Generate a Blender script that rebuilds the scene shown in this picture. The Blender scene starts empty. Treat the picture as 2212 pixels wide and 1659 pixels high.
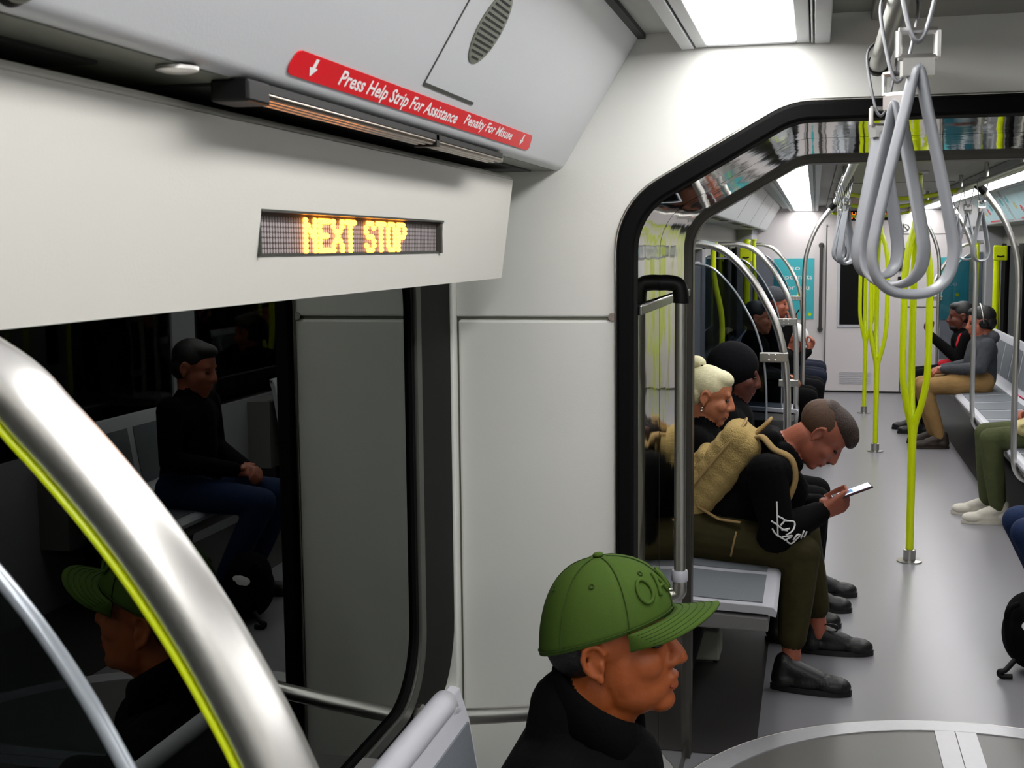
import bpy, bmesh, math, random
import numpy as np
from mathutils import Vector, Matrix
from mathutils.bvhtree import BVHTree

random.seed(4)
scene = bpy.context.scene
COL = scene.collection

# ------------------------------------------------------------------ camera
EYE = 1.60
cam = bpy.data.cameras.new('camera')
cam.sensor_width = 36.0
cam.lens = 36.0 * 2700.0 / 2212.0
cam.clip_start = 0.02
cam_o = bpy.data.objects.new('camera', cam)
COL.objects.link(cam_o)
_fw = np.array([1762 - 1106.0, 530 - 829.5, 2700.0]); _fw /= np.linalg.norm(_fw)
_dn = np.array([.010, 1, 0]); _dn[2] = -(_dn[:2] @ _fw[:2]) / _fw[2]; _dn /= np.linalg.norm(_dn)
_M = np.array([np.cross(_dn, _fw), _fw, -_dn])
R = Matrix(((_M[0, 0], -_M[0, 1], -_M[0, 2]), (_M[1, 0], -_M[1, 1], -_M[1, 2]), (_M[2, 0], -_M[2, 1], -_M[2, 2])))
cam_o.matrix_world = Matrix.Translation((0, 0, EYE)) @ R.to_4x4()
cam.dof.use_dof = True
cam.dof.focus_distance = 3.4
cam.dof.aperture_fstop = 20
scene.camera = cam_o

# ------------------------------------------------------------------ world, exposure
w = bpy.data.worlds.new('tunnel_dark'); scene.world = w
w.use_nodes = True
w.node_tree.nodes['Background'].inputs[0].default_value = (.004, .004, .005, 1)
w.node_tree.nodes['Background'].inputs[1].default_value = 1.0
vs = scene.view_settings
vs.view_transform = 'Standard'; vs.look = 'None'; vs.gamma = 1.0; vs.use_curve_mapping = False
vs.exposure = 0.14
cy = scene.cycles
cy.max_bounces = 7; cy.diffuse_bounces = 4; cy.glossy_bounces = 4; cy.transmission_bounces = 3; cy.transparent_max_bounces = 10
cy.caustics_reflective = False; cy.caustics_refractive = False
LIGHT = 12.0          # radiance of the ceiling light strips

# ------------------------------------------------------------------ materials
def lin(h):
    h = h.lstrip('#')
    c = [int(h[i:i + 2], 16) / 255 for i in (0, 2, 4)]
    return tuple(x / 12.92 if x <= .04045 else ((x + .055) / 1.055) ** 2.4 for x in c) + (1,)

MATS = {}
def mat(name, hexc, rough=.5, metal=0., spec=.5, var=.06, nscale=30., bump=0., bscale=80., coat=0., stretch=None):
    if name in MATS: return MATS[name]
    m = bpy.data.materials.new(name); m.use_nodes = True
    nt = m.node_tree; b = nt.nodes['Principled BSDF']
    c = lin(hexc)
    b.inputs['Roughness'].default_value = rough
    b.inputs['Metallic'].default_value = metal
    b.inputs['Specular IOR Level'].default_value = spec
    b.inputs['Coat Weight'].default_value = coat
    tc = nt.nodes.new('ShaderNodeTexCoord')
    mp = nt.nodes.new('ShaderNodeMapping')
    if stretch: mp.inputs['Scale'].default_value = stretch
    nt.links.new(tc.outputs['Object'], mp.inputs[0])
    n = nt.nodes.new('ShaderNodeTexNoise'); n.inputs['Scale'].default_value = nscale; n.inputs['Detail'].default_value = 3
    nt.links.new(mp.outputs[0], n.inputs['Vector'])
    mx = nt.nodes.new('ShaderNodeMix'); mx.data_type = 'RGBA'
    mx.inputs[6].default_value = tuple(x * (1 - var) for x in c[:3]) + (1,)
    mx.inputs[7].default_value = tuple(min(1, x * (1 + var)) for x in c[:3]) + (1,)
    nt.links.new(n.outputs['Fac'], mx.inputs[0])
    nt.links.new(mx.outputs[2], b.inputs['Base Color'])
    if bump:
        n2 = nt.nodes.new('ShaderNodeTexNoise'); n2.inputs['Scale'].default_value = bscale; n2.inputs['Detail'].default_value = 2
        nt.links.new(mp.outputs[0], n2.inputs['Vector'])
        bp = nt.nodes.new('ShaderNodeBump'); bp.inputs['Strength'].default_value = bump; bp.inputs['Distance'].default_value = .01
        nt.links.new(n2.outputs['Fac'], bp.inputs['Height']); nt.links.new(bp.outputs[0], b.inputs['Normal'])
    MATS[name] = m
    return m

def emit(name, rgb, strength):
    m = bpy.data.materials.new(name); m.use_nodes = True
    nt = m.node_tree; nt.nodes.clear()
    e = nt.nodes.new('ShaderNodeEmission'); e.inputs[0].default_value = tuple(rgb) + (1,); e.inputs[1].default_value = strength
    o = nt.nodes.new('ShaderNodeOutputMaterial'); nt.links.new(e.outputs[0], o.inputs[0])
    MATS[name] = m
    return m

def glass(name, tint, ior=1.5, rough=.0):
    """thin pane: see-through with a tint, mirror-like at grazing angles"""
    m = bpy.data.materials.new(name); m.use_nodes = True
    nt = m.node_tree; nt.nodes.clear()
    t = nt.nodes.new('ShaderNodeBsdfTransparent'); t.inputs[0].default_value = tint
    g = nt.nodes.new('ShaderNodeBsdfGlossy'); g.inputs['Roughness'].default_value = rough; g.inputs[0].default_value = (.80, .84, .79, 1)
    fr = nt.nodes.new('ShaderNodeFresnel'); fr.inputs[0].default_value = ior
    nz = nt.nodes.new('ShaderNodeTexNoise'); nz.inputs['Scale'].default_value = 1.2
    bp = nt.nodes.new('ShaderNodeBump'); bp.inputs['Strength'].default_value = .02; bp.inputs['Distance'].default_value = .01
    nt.links.new(nz.outputs['Fac'], bp.inputs['Height']); nt.links.new(bp.outputs[0], g.inputs['Normal'])
    mx = nt.nodes.new('ShaderNodeMixShader'); o = nt.nodes.new('ShaderNodeOutputMaterial')
    nt.links.new(fr.outputs[0], mx.inputs[0]); nt.links.new(t.outputs[0], mx.inputs[1]); nt.links.new(g.outputs[0], mx.inputs[2])
    nt.links.new(mx.outputs[0], o.inputs[0])
    MATS[name] = m
    return m

WHITE = mat('white_wall_laminate', '#dcddd7', .42, var=.02, nscale=4, bump=.03, bscale=300)
CREAM = mat('cream_sign_panel', '#dad8d0', .45, var=.02, nscale=4, bump=.03, bscale=300)
COVE = mat('cove_panel_grey_white', '#cbcdcf', .4, var=.02, nscale=4, bump=.03, bscale=300)
CEIL = mat('ceiling_panel_grey', '#a9aca6', .5, var=.04, nscale=6)
CEILD = mat('ceiling_centre_panel', '#8f8f86', .45, var=.05, nscale=6)
FRAME = mat('light_frame_aluminium', '#b9bcbf', .38, .25, var=.04)
GROOVE = mat('dark_groove', '#191a17', .7, var=.1)
SOFF = mat('soffit_grey', '#6c6f62', .45, var=.05)
RUBBER = mat('black_rubber', '#040404', .7, spec=.12, var=.15)
FRIT = mat('black_window_border', '#050505', .6, spec=.15, var=.1)
GASK = mat('grey_window_gasket', '#3c3d38', .45, var=.1)
STEEL = mat('stainless_tube', '#dedcd8', .34, 1., var=.04, nscale=200, stretch=(1, 1, .02))
STEELB = mat('brushed_stainless', '#b5b4ae', .3, 1., var=.05, nscale=120)
LINER = mat('mirror_steel_liner', '#c6c5bb', .045, 1., var=.05, nscale=5, bump=.13, bscale=4.5)
BAR = mat('portal_bar_grey', '#55534e', .35, .6, var=.08)
PLASTK = mat('black_plastic', '#080808', .5, spec=.25, var=.1)
YEL = mat('yellow_green_paint', '#cfe000', .32, var=.04, nscale=8)
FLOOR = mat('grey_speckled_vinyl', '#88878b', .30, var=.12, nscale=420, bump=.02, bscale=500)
FLOORD = mat('dark_vinyl_and_shade', '#302e2e', .5, var=.14, nscale=420)  # dark vinyl tone, also used for the bench shade painted on the floor
FLOORT = mat('turntable_vinyl', '#6d6b68', .4, var=.14, nscale=420)
ALU = mat('turntable_aluminium', '#c9c9cc', .42, .35, var=.05, nscale=60)
SEATW = mat('seat_shell_light_grey', '#c3c4cb', .42, var=.03)
SEATG = mat('seat_insert_grey', '#6f747a', .6, var=.18, nscale=260, bump=.1, bscale=400)
SEATD = mat('seat_underside_grey', '#7d7c7b', .5, var=.06)
REDL = mat('red_label', '#e3061b', .35, var=.02)
WPRINT = mat('white_print', '#f2f0ee', .5, var=.01)
BPRINT = mat('black_print', '#141414', .5, var=.01)
STRAP = mat('grey_strap_webbing', '#8d9095', .38, var=.05, nscale=40)
LEDOFF = mat('unlit_led_dot', '#a79fa0', .5, var=.05)
LEDBACK = mat('led_backing', '#4a3e3a', .5, var=.1)
TEAL = mat('teal_poster', '#3fb4bd', .4, var=.12, nscale=6)
TEALP = mat('pale_teal_poster', '#a9cfd6', .4, var=.15, nscale=7)
LAV = mat('grey_wall_panel', '#9c9ca2', .5, var=.04)
ENDW = mat('cab_wall_white', '#d9d3d3', .5, var=.02, nscale=5)
SKIN_O = mat('tanned_skin', '#9a4d1e', .55, var=.16, nscale=14, bump=.10, bscale=90)
SKIN_P = mat('ruddy_skin', '#a9614a', .5, var=.14, nscale=16, bump=.06, bscale=90)
SKIN_F = mat('fair_skin', '#b87452', .5, var=.12, nscale=16)
SKIN_D = mat('brown_skin', '#5c2f22', .5, var=.12, nscale=16)
BLACKF = mat('black_fabric', '#050506', .9, spec=.12, var=.3, nscale=60, bump=.2, bscale=120)
CHARF = mat('charcoal_fabric', '#0c0c0f', .9, spec=.12, var=.3, nscale=60, bump=.2, bscale=120)
NAVYF = mat('blue_black_denim', '#141a2b', .85, spec=.25, var=.3, nscale=80, bump=.2, bscale=140)
DENIM = mat('blue_denim', '#16294c', .8, spec=.25, var=.25, nscale=80, bump=.2, bscale=140)
OLIVE = mat('dark_olive_cloth', '#37321a', .85, spec=.2, var=.35, nscale=22, bump=.9, bscale=13)
OLIVE2 = mat('olive_trouser_cloth', '#4c5334', .85, spec=.2, var=.25, nscale=22, bump=.9, bscale=14)
TANF = mat('tan_trouser_cloth', '#94754a', .85, spec=.2, var=.2, nscale=22, bump=.9, bscale=14)
GREYF = mat('grey_hoodie_cloth', '#44464b', .85, spec=.2, var=.35, nscale=30, bump=.9, bscale=15)
REDF = mat('red_cloth', '#c8122a', .8, var=.1)
CAPG = mat('green_cap_twill', '#3f581a', .8, spec=.25, var=.1, nscale=300, bump=.12, bscale=700)
CAPD = mat('green_cap_stitching', '#33481a', .85, spec=.2, var=.1, nscale=300)
SHERPA = mat('tan_fleece', '#b39a62', .95, spec=.15, var=.22, nscale=140, bump=.7, bscale=160)
STRAPT = mat('tan_strap', '#a5895a', .8, spec=.2, var=.1, nscale=200)
HAIRB = mat('brown_hair', '#34241a', .6, var=.5, nscale=120, bump=.4, bscale=200)
HAIRT = mat('shaved_hair', '#503826', .75, var=.35, nscale=200, bump=.3, bscale=300)
HAIRW = mat('blonde_hair', '#d8d2a8', .5, var=.3, nscale=60, bump=.3, bscale=160, stretch=(1, 1, 6))
HAIRK = mat('black_hair', '#0c0a0a', .55, var=.4, nscale=120, bump=.3, bscale=200)
SHOEK = mat('black_shoe', '#0c0b0b', .45, var=.25, nscale=50, bump=.15, bscale=90)
SHOEW = mat('white_shoe', '#cfcabc', .6, var=.1, nscale=30)
EYEM = mat('dark_eye', '#120a06', .2, var=.1)
BRONZE = mat('worn_strip_metal', '#8b7d70', .22, 1., var=.1, nscale=60)
LIPM = mat('lip_skin', '#8c3a30', .45, var=.1)
PHONEC = mat('phone_case_dark_red', '#3a1420', .35, var=.05)
PINK = mat('pink_phone_case', '#d22a58', .4, var=.05)
BAGY = mat('pale_yellow_bag', '#cdbf83', .7, var=.1, nscale=30, bump=.2, bscale=40)
PAPER = mat('white_paper', '#f0efee', .6, var=.01)
BOXG = mat('equipment_box_grey_green', '#a3a698', .5, var=.05)

LAMP = emit('light_diffuser', (1, .985, .98), LIGHT)
LEDON = emit('lit_amber_led', (1., .30, .02), 16.0)
SCREEN = emit('phone_screen', (.75, .85, 1.), 1.3)
SCREEN2 = emit('phone_screen_picture', (.18, .35, .6), 1.0)
for m_ in (SCREEN, SCREEN2): m_.cycles.emission_sampling = 'NONE'
GWIN = glass('window_glass', (.25, .27, .27, 1), 1.78)
GPAN = glass('tinted_partition_glass', (.46, .49, .53, 1), 1.45)

# ------------------------------------------------------------------ mesh helpers
class MB:
    def __init__(s): s.v = []; s.f = []
    def add(s, vs, fs):
        o = len(s.v); s.v += [tuple(map(float, p)) for p in vs]; s.f += [tuple(i + o for i in f) for f in fs]; return s
    def box(s, x0, x1, y0, y1, z0, z1):
        vs = [(x, y, z) for x in (x0, x1) for y in (y0, y1) for z in (z0, z1)]
        return s.add(vs, [(0, 1, 3, 2), (4, 6, 7, 5), (0, 4, 5, 1), (2, 3, 7, 6), (0, 2, 6, 4), (1, 5, 7, 3)])
    def obox(s, c, ax, ay, az, hx, hy, hz):
        c, ax, ay, az = map(np.array, (c, ax, ay, az))
        vs = [c + sx * hx * ax + sy * hy * ay + sz * hz * az for sx in (-1, 1) for sy in (-1, 1) for sz in (-1, 1)]
        return s.add(vs, [(0, 1, 3, 2), (4, 6, 7, 5), (0, 4, 5, 1), (2, 3, 7, 6), (0, 2, 6, 4), (1, 5, 7, 3)])
    def prism(s, poly, y0, y1, plane='xz'):
        n = len(poly)
        mk = {'xz': lambda p, t: (p[0], t, p[1]), 'yz': lambda p, t: (t, p[0], p[1]), 'xy': lambda p, t: (p[0], p[1], t)}[plane]
        vs = [mk(p, y0) for p in poly] + [mk(p, y1) for p in poly]
        fs = [tuple(range(n)), tuple(range(2 * n - 1, n - 1, -1))]
        fs += [(i, n + i, n + (i + 1) % n, (i + 1) % n) for i in range(n)]
        return s.add(vs, fs)
    def sheet(s, prof, y0, y1, th, plane='xz', ny=1):
        """open profile (list of 2-D points) swept along the third axis, with thickness towards its left-hand normal"""
        P = [np.array(p, float) for p in prof]; n = len(P); Q = []
        for i in range(n):
            t = P[min(i + 1, n - 1)] - P[max(i - 1, 0)]; t /= np.linalg.norm(t)
            Q.append(P[i] + th * np.array([-t[1], t[0]]))
        return s.strip(P, Q, y0, y1)
    def strip(s, P, Q, y0, y1):
        """solid between two matching open profiles in xz, swept from y0 to y1"""
        n = len(P)
        vs = [(p[0], y, p[1]) for y in (y0, y1) for L in (P, Q) for p in L]
        fs = []
        for i in range(n - 1):
            fs += [(i, i + 1, n + i + 1, n + i), (2 * n + i, 3 * n + i, 3 * n + i + 1, 2 * n + i + 1), (i, 2 * n + i, 2 * n + i + 1, i + 1), (n + i, n + i + 1, 3 * n + i + 1, 3 * n + i)]
        fs += [(0, n, 3 * n, 2 * n), (n - 1, 3 * n - 1, 4 * n - 1, 2 * n - 1)]
        return s.add(vs, fs)
    def tube(s, path, r, n=12, closed=False, caps=True, sx=1., up=None):
        P = [np.array(p, float) for p in path]; k = len(P)
        rs = r if hasattr(r, '__len__') else [r] * k
        T = []
        for i in range(k):
            a = P[(i - 1) % k] if (closed or i > 0) else P[i]; b = P[(i + 1) % k] if (closed or i < k - 1) else P[i]
            t = b - a; T.append(t / (np.linalg.norm(t) + 1e-12))
        u = np.array(up, float) if up is not None else (np.array([0, 0, 1.]) if abs(T[0][2]) < .9 else np.array([0, 1., 0]))
        u = u - (u @ T[0]) * T[0]; u /= np.linalg.norm(u)
        vs = []
        for i in range(k):
            u = u - (u @ T[i]) * T[i]; u /= np.linalg.norm(u); q = np.cross(T[i], u)
            for j in range(n):
                a = 2 * math.pi * j / n
                vs.append(P[i] + rs[i] * (math.cos(a) * u * sx + math.sin(a) * q))
        fs = []
        for i in range(k if closed else k - 1):
            i2 = (i + 1) % k
            for j in range(n):
                j2 = (j + 1) % n
                fs.append((i * n + j, i * n + j2, i2 * n + j2, i2 * n + j))
        if caps and not closed:
            fs.append(tuple(range(n - 1, -1, -1))); fs.append(tuple(range((k - 1) * n, k * n)))
        return s.add(vs, fs)
    def lathe(s, prof, c, axis=(0, 0, 1), n=20):
        """prof: (radius, height) pairs along axis from c"""
        ax = np.array(axis, float); ax /= np.linalg.norm(ax)
        u = np.array([1., 0, 0]) if abs(ax[0]) < .9 else np.array([0, 1., 0])
        u -= (u @ ax) * ax; u /= np.linalg.norm(u); q = np.cross(ax, u); c = np.array(c, float)
        vs = [c + h * ax + r * (math.cos(2 * math.pi * j / n) * u + math.sin(2 * math.pi * j / n) * q) for r, h in prof for j in range(n)]
        k = len(prof)
        fs = [(i * n + j, i * n + (j + 1) % n, (i + 1) * n + (j + 1) % n, (i + 1) * n + j) for i in range(k - 1) for j in range(n)]
        fs.append(tuple(range(n - 1, -1, -1))); fs.append(tuple(range((k - 1) * n, k * n)))
        return s.add(vs, fs)
    def ell(s, c, r, M=None, nu=16, nv=10):
        c = np.array(c, float); M = np.eye(3) if M is None else np.array(M)
        vs = [c + M @ (np.array(r) * np.array([0, 0, -1.]))]
        for i in range(1, nv):
            a = -math.pi / 2 + math.pi * i / nv
            for j in range(nu):
                b = 2 * math.pi * j / nu
                vs.append(c + M @ (np.array(r) * np.array([math.cos(a) * math.cos(b), math.cos(a) * math.sin(b), math.sin(a)])))
        vs.append(c + M @ (np.array(r) * np.array([0, 0, 1.])))
        fs = [(0, 1 + (j + 1) % nu, 1 + j) for j in range(nu)]
        for i in range(nv - 2):
            for j in range(nu):
                a = 1 + i * nu
                fs.append((a + j, a + (j + 1) % nu, a + nu + (j + 1) % nu, a + nu + j))
        L = len(vs) - 1; a = 1 + (nv - 2) * nu
        fs += [(a + j, a + (j + 1) % nu, L) for j in range(nu)]
        return s.add(vs, fs)
    def build(s, name, m, parent=None, smooth=False, bevel=0., seg=2, loc=None):
        off = np.zeros(3)
        p = parent
        while p is not None:
            off += np.array(p.location); p = p.parent
        V = np.array(s.v)
        me = bpy.data.meshes.new(name)
        o = bpy.data.objects.new(name, me)
        if parent is None:
            if loc is None:
                mn, mx = V.min(0), V.max(0); loc = ((mn[0] + mx[0]) / 2, (mn[1] + mx[1]) / 2, mn[2])
            o.location = loc; off = np.array(loc, float)
        else:
            o.parent = parent
        me.from_pydata([tuple(x) for x in (V - off)], [], s.f)
        me.validate()
        bm = bmesh.new(); bm.from_mesh(me); bmesh.ops.recalc_face_normals(bm, faces=bm.faces); bm.to_mesh(me); bm.free()
        me.materials.append(m)
        COL.objects.link(o)
        if smooth:
            me.polygons.foreach_set('use_smooth', [True] * len(me.polygons))
            if smooth != 'all':
                try: me.set_sharp_from_angle(angle=math.radians(42))
                except Exception: pass
        if bevel:
            b = o.modifiers.new('bevel', 'BEVEL'); b.width = bevel; b.segments = seg; b.limit_method = 'ANGLE'; b.angle_limit = math.radians(40)
            b.harden_normals = False
        return o

def box(x0, x1, y0, y1, z0, z1): return MB().box(x0, x1, y0, y1, z0, z1)

def tag(o, label, cat=None, group=None):
    o['label'] = label
    if cat: o['category'] = cat
    if group: o['group'] = group
    return o
def thing(name, loc, label, cat, group=None):
    o = bpy.data.objects.new(name, None); o.location = loc; o.empty_display_size = .05
    COL.objects.link(o)
    return tag(o, label, cat, group)
def struct(o, label=None):
    o['kind'] = 'structure'
    if label: o['label'] = label
    return o
def sroot(name, loc=(0, 0, 0), label=None):
    o = bpy.data.objects.new(name, None); o.location = loc; o.empty_display_size = .05; COL.objects.link(o)
    return struct(o, label)
def dup(root, loc, label=None):
    """copy a thing with its parts and sub-parts"""
    r = root.copy(); COL.objects.link(r); r.location = loc
    if label: r['label'] = label
    for ch in list(root.children):
        c = ch.copy(); COL.objects.link(c); c.parent = r
        for g in ch.children:
            d = g.copy(); COL.objects.link(d); d.parent = c
    return r
def catmull(P, n=6, closed=False):
    P = [np.array(p, float) for p in P]; k = len(P); out = []
    for i in range(k if closed else k - 1):
        g = lambda j: P[j % k] if closed else P[min(max(j, 0), k - 1)]
        a, b, c, d = g(i - 1), g(i), g(i + 1), g(i + 2)
        for t in np.linspace(0, 1, n, endpoint=False):
            out.append(.5 * ((2 * b) + (c - a) * t + (2 * a - 5 * b + 4 * c - d) * t * t + (3 * b - 3 * c + d - a) * t ** 3))
    if not closed: out.append(P[-1])
    return out
def fillet(poly, rad, n=6):
    """round the inner corners of an open 2-D polyline"""
    P = [np.array(p, float) for p in poly]; out = [P[0]]
    for i in range(1, len(P) - 1):
        a, b, c = P[i - 1], P[i], P[i + 1]
        u = (a - b) / np.linalg.norm(a - b); v = (c - b) / np.linalg.norm(c - b)
        ang = math.acos(np.clip(u @ v, -1, 1)); d = min(rad / math.tan(ang / 2), .49 * np.linalg.norm(a - b), .49 * np.linalg.norm(c - b))
        r = d * math.tan(ang / 2); cen = b + (u + v) / np.linalg.norm(u + v) * (r / math.sin(ang / 2))
        s, e = b + u * d - cen, b + v * d - cen
        a0 = math.atan2(s[1], s[0]); a1 = math.atan2(e[1], e[0]); da = (a1 - a0 + math.pi) % (2 * math.pi) - math.pi
        out += [cen + r * np.array([math.cos(a0 + da * t), math.sin(a0 + da * t)]) for t in np.linspace(0, 1, n + 1)]
    out.append(P[-1])
    return [tuple(p) for p in out]
def offset2(P, d):
    P = [np.array(p, float) for p in P]; out = []
    for i in range(len(P)):
        t = P[min(i + 1, len(P) - 1)] - P[max(i - 1, 0)]; t /= np.linalg.norm(t)
        out.append(P[i] + d * np.array([-t[1], t[0]]))
    return [tuple(p) for p in out]
def text_geo(txt, size=1., res=2, bold=0.):
    cu = bpy.data.curves.new('txt', 'FONT'); cu.body = txt; cu.size = size; cu.resolution_u = res; cu.offset = bold
    o = bpy.data.objects.new('txt', cu); COL.objects.link(o)
    bpy.context.view_layer.update()
    me = o.evaluated_get(bpy.context.evaluated_depsgraph_get()).to_mesh()
    vs = [(v.co.x, v.co.y) for v in me.vertices]; fs = [tuple(p.vertices) for p in me.polygons]
    bpy.data.objects.remove(o); bpy.data.curves.remove(cu)
    return np.array(vs), fs
def text_on(name, txt, m, parent, org, ux, uy, width, height, lift=0., nrm=None, bold=0.):
    """flat lettering scaled to width x height in the plane org + a*ux + b*uy; height refers to capitals"""
    vs, fs = text_geo(txt, bold=bold)
    cap = text_geo('H')[0]
    vs = vs - [vs[:, 0].min(), 0]
    k = width / vs[:, 0].max(); h = height / cap[:, 1].max()
    org, ux, uy = map(lambda q: np.array(q, float), (org, ux, uy))
    L = np.zeros(3) if nrm is None else np.array(nrm) * lift
    mb = MB().add([org + a * k * ux + b * h * uy + L for a, b in vs], fs)
    return mb.build(name, m, parent)

# ------------------------------------------------------------------ organic shapes
def cap_(p0, r0, p1, r1, lab): return ('c', np.array(p0, float), r0, np.array(p1, float), r1, lab)
def ell_(c, r, lab, M=None): return ('e', np.array(c, float), np.array(r, float), np.eye(3) if M is None else np.array(M, float), lab)

def organic(name, prims, voxel, mats, parent=None, smooth=3, loc=None, disp=0.):
    """blend overlapping limbs and lumps into ONE continuous skin; faces take the material of the nearest limb"""
    mb = MB()
    for p in prims:
        if p[0] == 'c':
            _, a, ra, b, rb, _l = p
            d = b - a; L = np.linalg.norm(d)
            if L < 1e-5: mb.ell(a, (ra,) * 3); continue
            prof = []
            for t in np.linspace(-math.pi / 2, 0, 6): prof.append((max(1e-4, ra * math.cos(t)), ra * math.sin(t)))
            for t in np.linspace(0, math.pi / 2, 6): prof.append((max(1e-4, rb * math.cos(t)), L + rb * math.sin(t)))
            mb.lathe(prof, a, d / L, 16)
        else:
            mb.ell(p[1], p[2], p[3], 20, 14)
    me = bpy.data.meshes.new('raw'); me.from_pydata(mb.v, [], mb.f)
    o = bpy.data.objects.new('raw', me); COL.objects.link(o)
    r = o.modifiers.new('r', 'REMESH'); r.mode = 'VOXEL'; r.voxel_size = voxel
    if smooth:
        s = o.modifiers.new('s', 'SMOOTH'); s.factor = .5; s.iterations = smooth
    dg = bpy.context.evaluated_depsgraph_get()
    m2 = bpy.data.meshes.new_from_object(o.evaluated_get(dg))
    bpy.data.objects.remove(o); bpy.data.meshes.remove(me)
    m2.name = name
    n = len(m2.vertices); V = np.empty(n * 3); m2.vertices.foreach_get('co', V); V = V.reshape(-1, 3)
    C = np.empty(len(m2.polygons) * 3); m2.polygons.foreach_get('center', C); C = C.reshape(-1, 3)
    names = list(mats); best = np.full(len(C), 9.); idx = np.zeros(len(C), int)
    for p in prims:
        if p[0] == 'c':
            a, ra, b, rb = p[1:5]; d = b - a; L2 = d @ d + 1e-12
            t = np.clip((C - a) @ d / L2, 0, 1); dist = np.linalg.norm(C - a - t[:, None] * d, axis=1) - (ra + (rb - ra) * t)
        else:
            q = (C - p[1]) @ p[3]; dist = (np.linalg.norm(q / p[2], axis=1) - 1) * p[2].min()
        k = names.index(p[-1]); u = dist < best; best[u] = dist[u]; idx[u] = k
    for k in names: m2.materials.append(mats[k])
    m2.polygons.foreach_set('material_index', idx.astype(np.int32))
    m2.polygons.foreach_set('use_smooth', [True] * len(m2.polygons))
    off = np.zeros(3); q = parent
    while q is not None: off += np.array(q.location); q = q.parent
    ob = bpy.data.objects.new(name, m2)
    if parent is None:
        mn, mx = V.min(0), V.max(0)
        loc = loc if loc is not None else ((mn[0] + mx[0]) / 2, (mn[1] + mx[1]) / 2, mn[2])
        ob.location = loc; off = np.array(loc, float)
    else: ob.parent = parent
    m2.vertices.foreach_set('co', (V - off).ravel()); m2.update()
    COL.objects.link(ob)
    return ob

def nrm(v): v = np.array(v, float); return v / np.linalg.norm(v)
class HF:
    """head frame: f forward, s to the figure's left, u up"""
    def __init__(s, c, f, up=(0, 0, 1), k=1.):
        s.c = np.array(c, float); s.f = nrm(f); u = np.array(up, float); u -= (u @ s.f) * s.f; s.u = nrm(u); s.s = np.cross(s.u, s.f); s.k = k
        s.M = np.array([s.f, s.s, s.u]).T
    def p(s, x, y, z): return s.c + s.M @ (np.array([x, y, z]) * s.k)
    def e(s, c, r, lab, tilt=None):
        return ell_(s.p(*c), np.array(r) * s.k, lab, s.M if tilt is None else s.M @ tilt)
    def cc(s, a, ra, b, rb, lab): return cap_(s.p(*a), ra * s.k, s.p(*b), rb * s.k, lab)
def roty(d):
    a = math.radians(d); return np.array([[math.cos(a), 0, math.sin(a)], [0, 1, 0], [-math.sin(a), 0, math.cos(a)]])
def head_prims(h, lab='skin', jaw=1., ears=True):
    P = [h.e((-.012, 0, .038), (.100, .077, .088), lab), h.e((.022, 0, -.028), (.070, .064, .088), lab),
         h.e((.026, 0, -.066), (.060 * jaw, .054 * jaw, .046), lab), h.e((.066, 0, -.094), (.024, .027, .020), lab), h.e((.070, 0, -.060), (.026, .031, .027), lab),
         h.cc((.086, 0, .020), .009, (.107, 0, -.022), .0125, lab), h.e((.106, 0, -.028), (.015, .013, .011), lab),
         h.e((.094, .013, -.031), (.011, .009, .009), lab), h.e((.094, -.013, -.031), (.011, .009, .009), lab),
         h.cc((.074, .034, .030), .013, (.074, -.034, .030), .013, lab),
         h.e((.050, .036, -.022), (.036, .027, .032), lab), h.e((.050, -.036, -.022), (.036, .027, .032), lab),
         h.e((.090, 0, -.056), (.012, .022, .008), lab), h.e((.088, 0, -.071), (.011, .020, .008), lab)]
    if ears:
        for sg in (1, -1):
            hx = [(.003, .077, .010), (-.003, .082, .023), (-.014, .086, .029), (-.026, .088, .022), (-.031, .088, .006), (-.029, .085, -.010), (-.021, .081, -.023)]
            P += [h.e((-.013, sg * .074, -.002), (.015, .007, .024), lab), h.e((-.010, sg * .078, -.029), (.0085, .006, .010), lab), h.e((-.003, sg * .079, -.010), (.005, .006, .009), lab)]
            P += [h.cc((a[0], sg * a[1], a[2]), .0052, (b[0], sg * b[1], b[2]), .0052, lab) for a, b in zip(hx, hx[1:])]
    return P
def face_extras(h, parent, eye=True):
    if eye:
        for sg in (1, -1):
            MB().ell(h.p(.0795, sg * .032, .006), np.array((.010, .013, .0055)) * h.k, h.M, 12, 8).build('eye', EYEM, parent, smooth='all')
    MB().tube(catmull([h.p(.0905, y, -.064 - .004 * (y / .02) ** 2) for y in (-.022, -.011, 0, .011, .022)], 3), .0028 * h.k, 6).build('lips', LIPM, parent, smooth='all')
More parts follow.
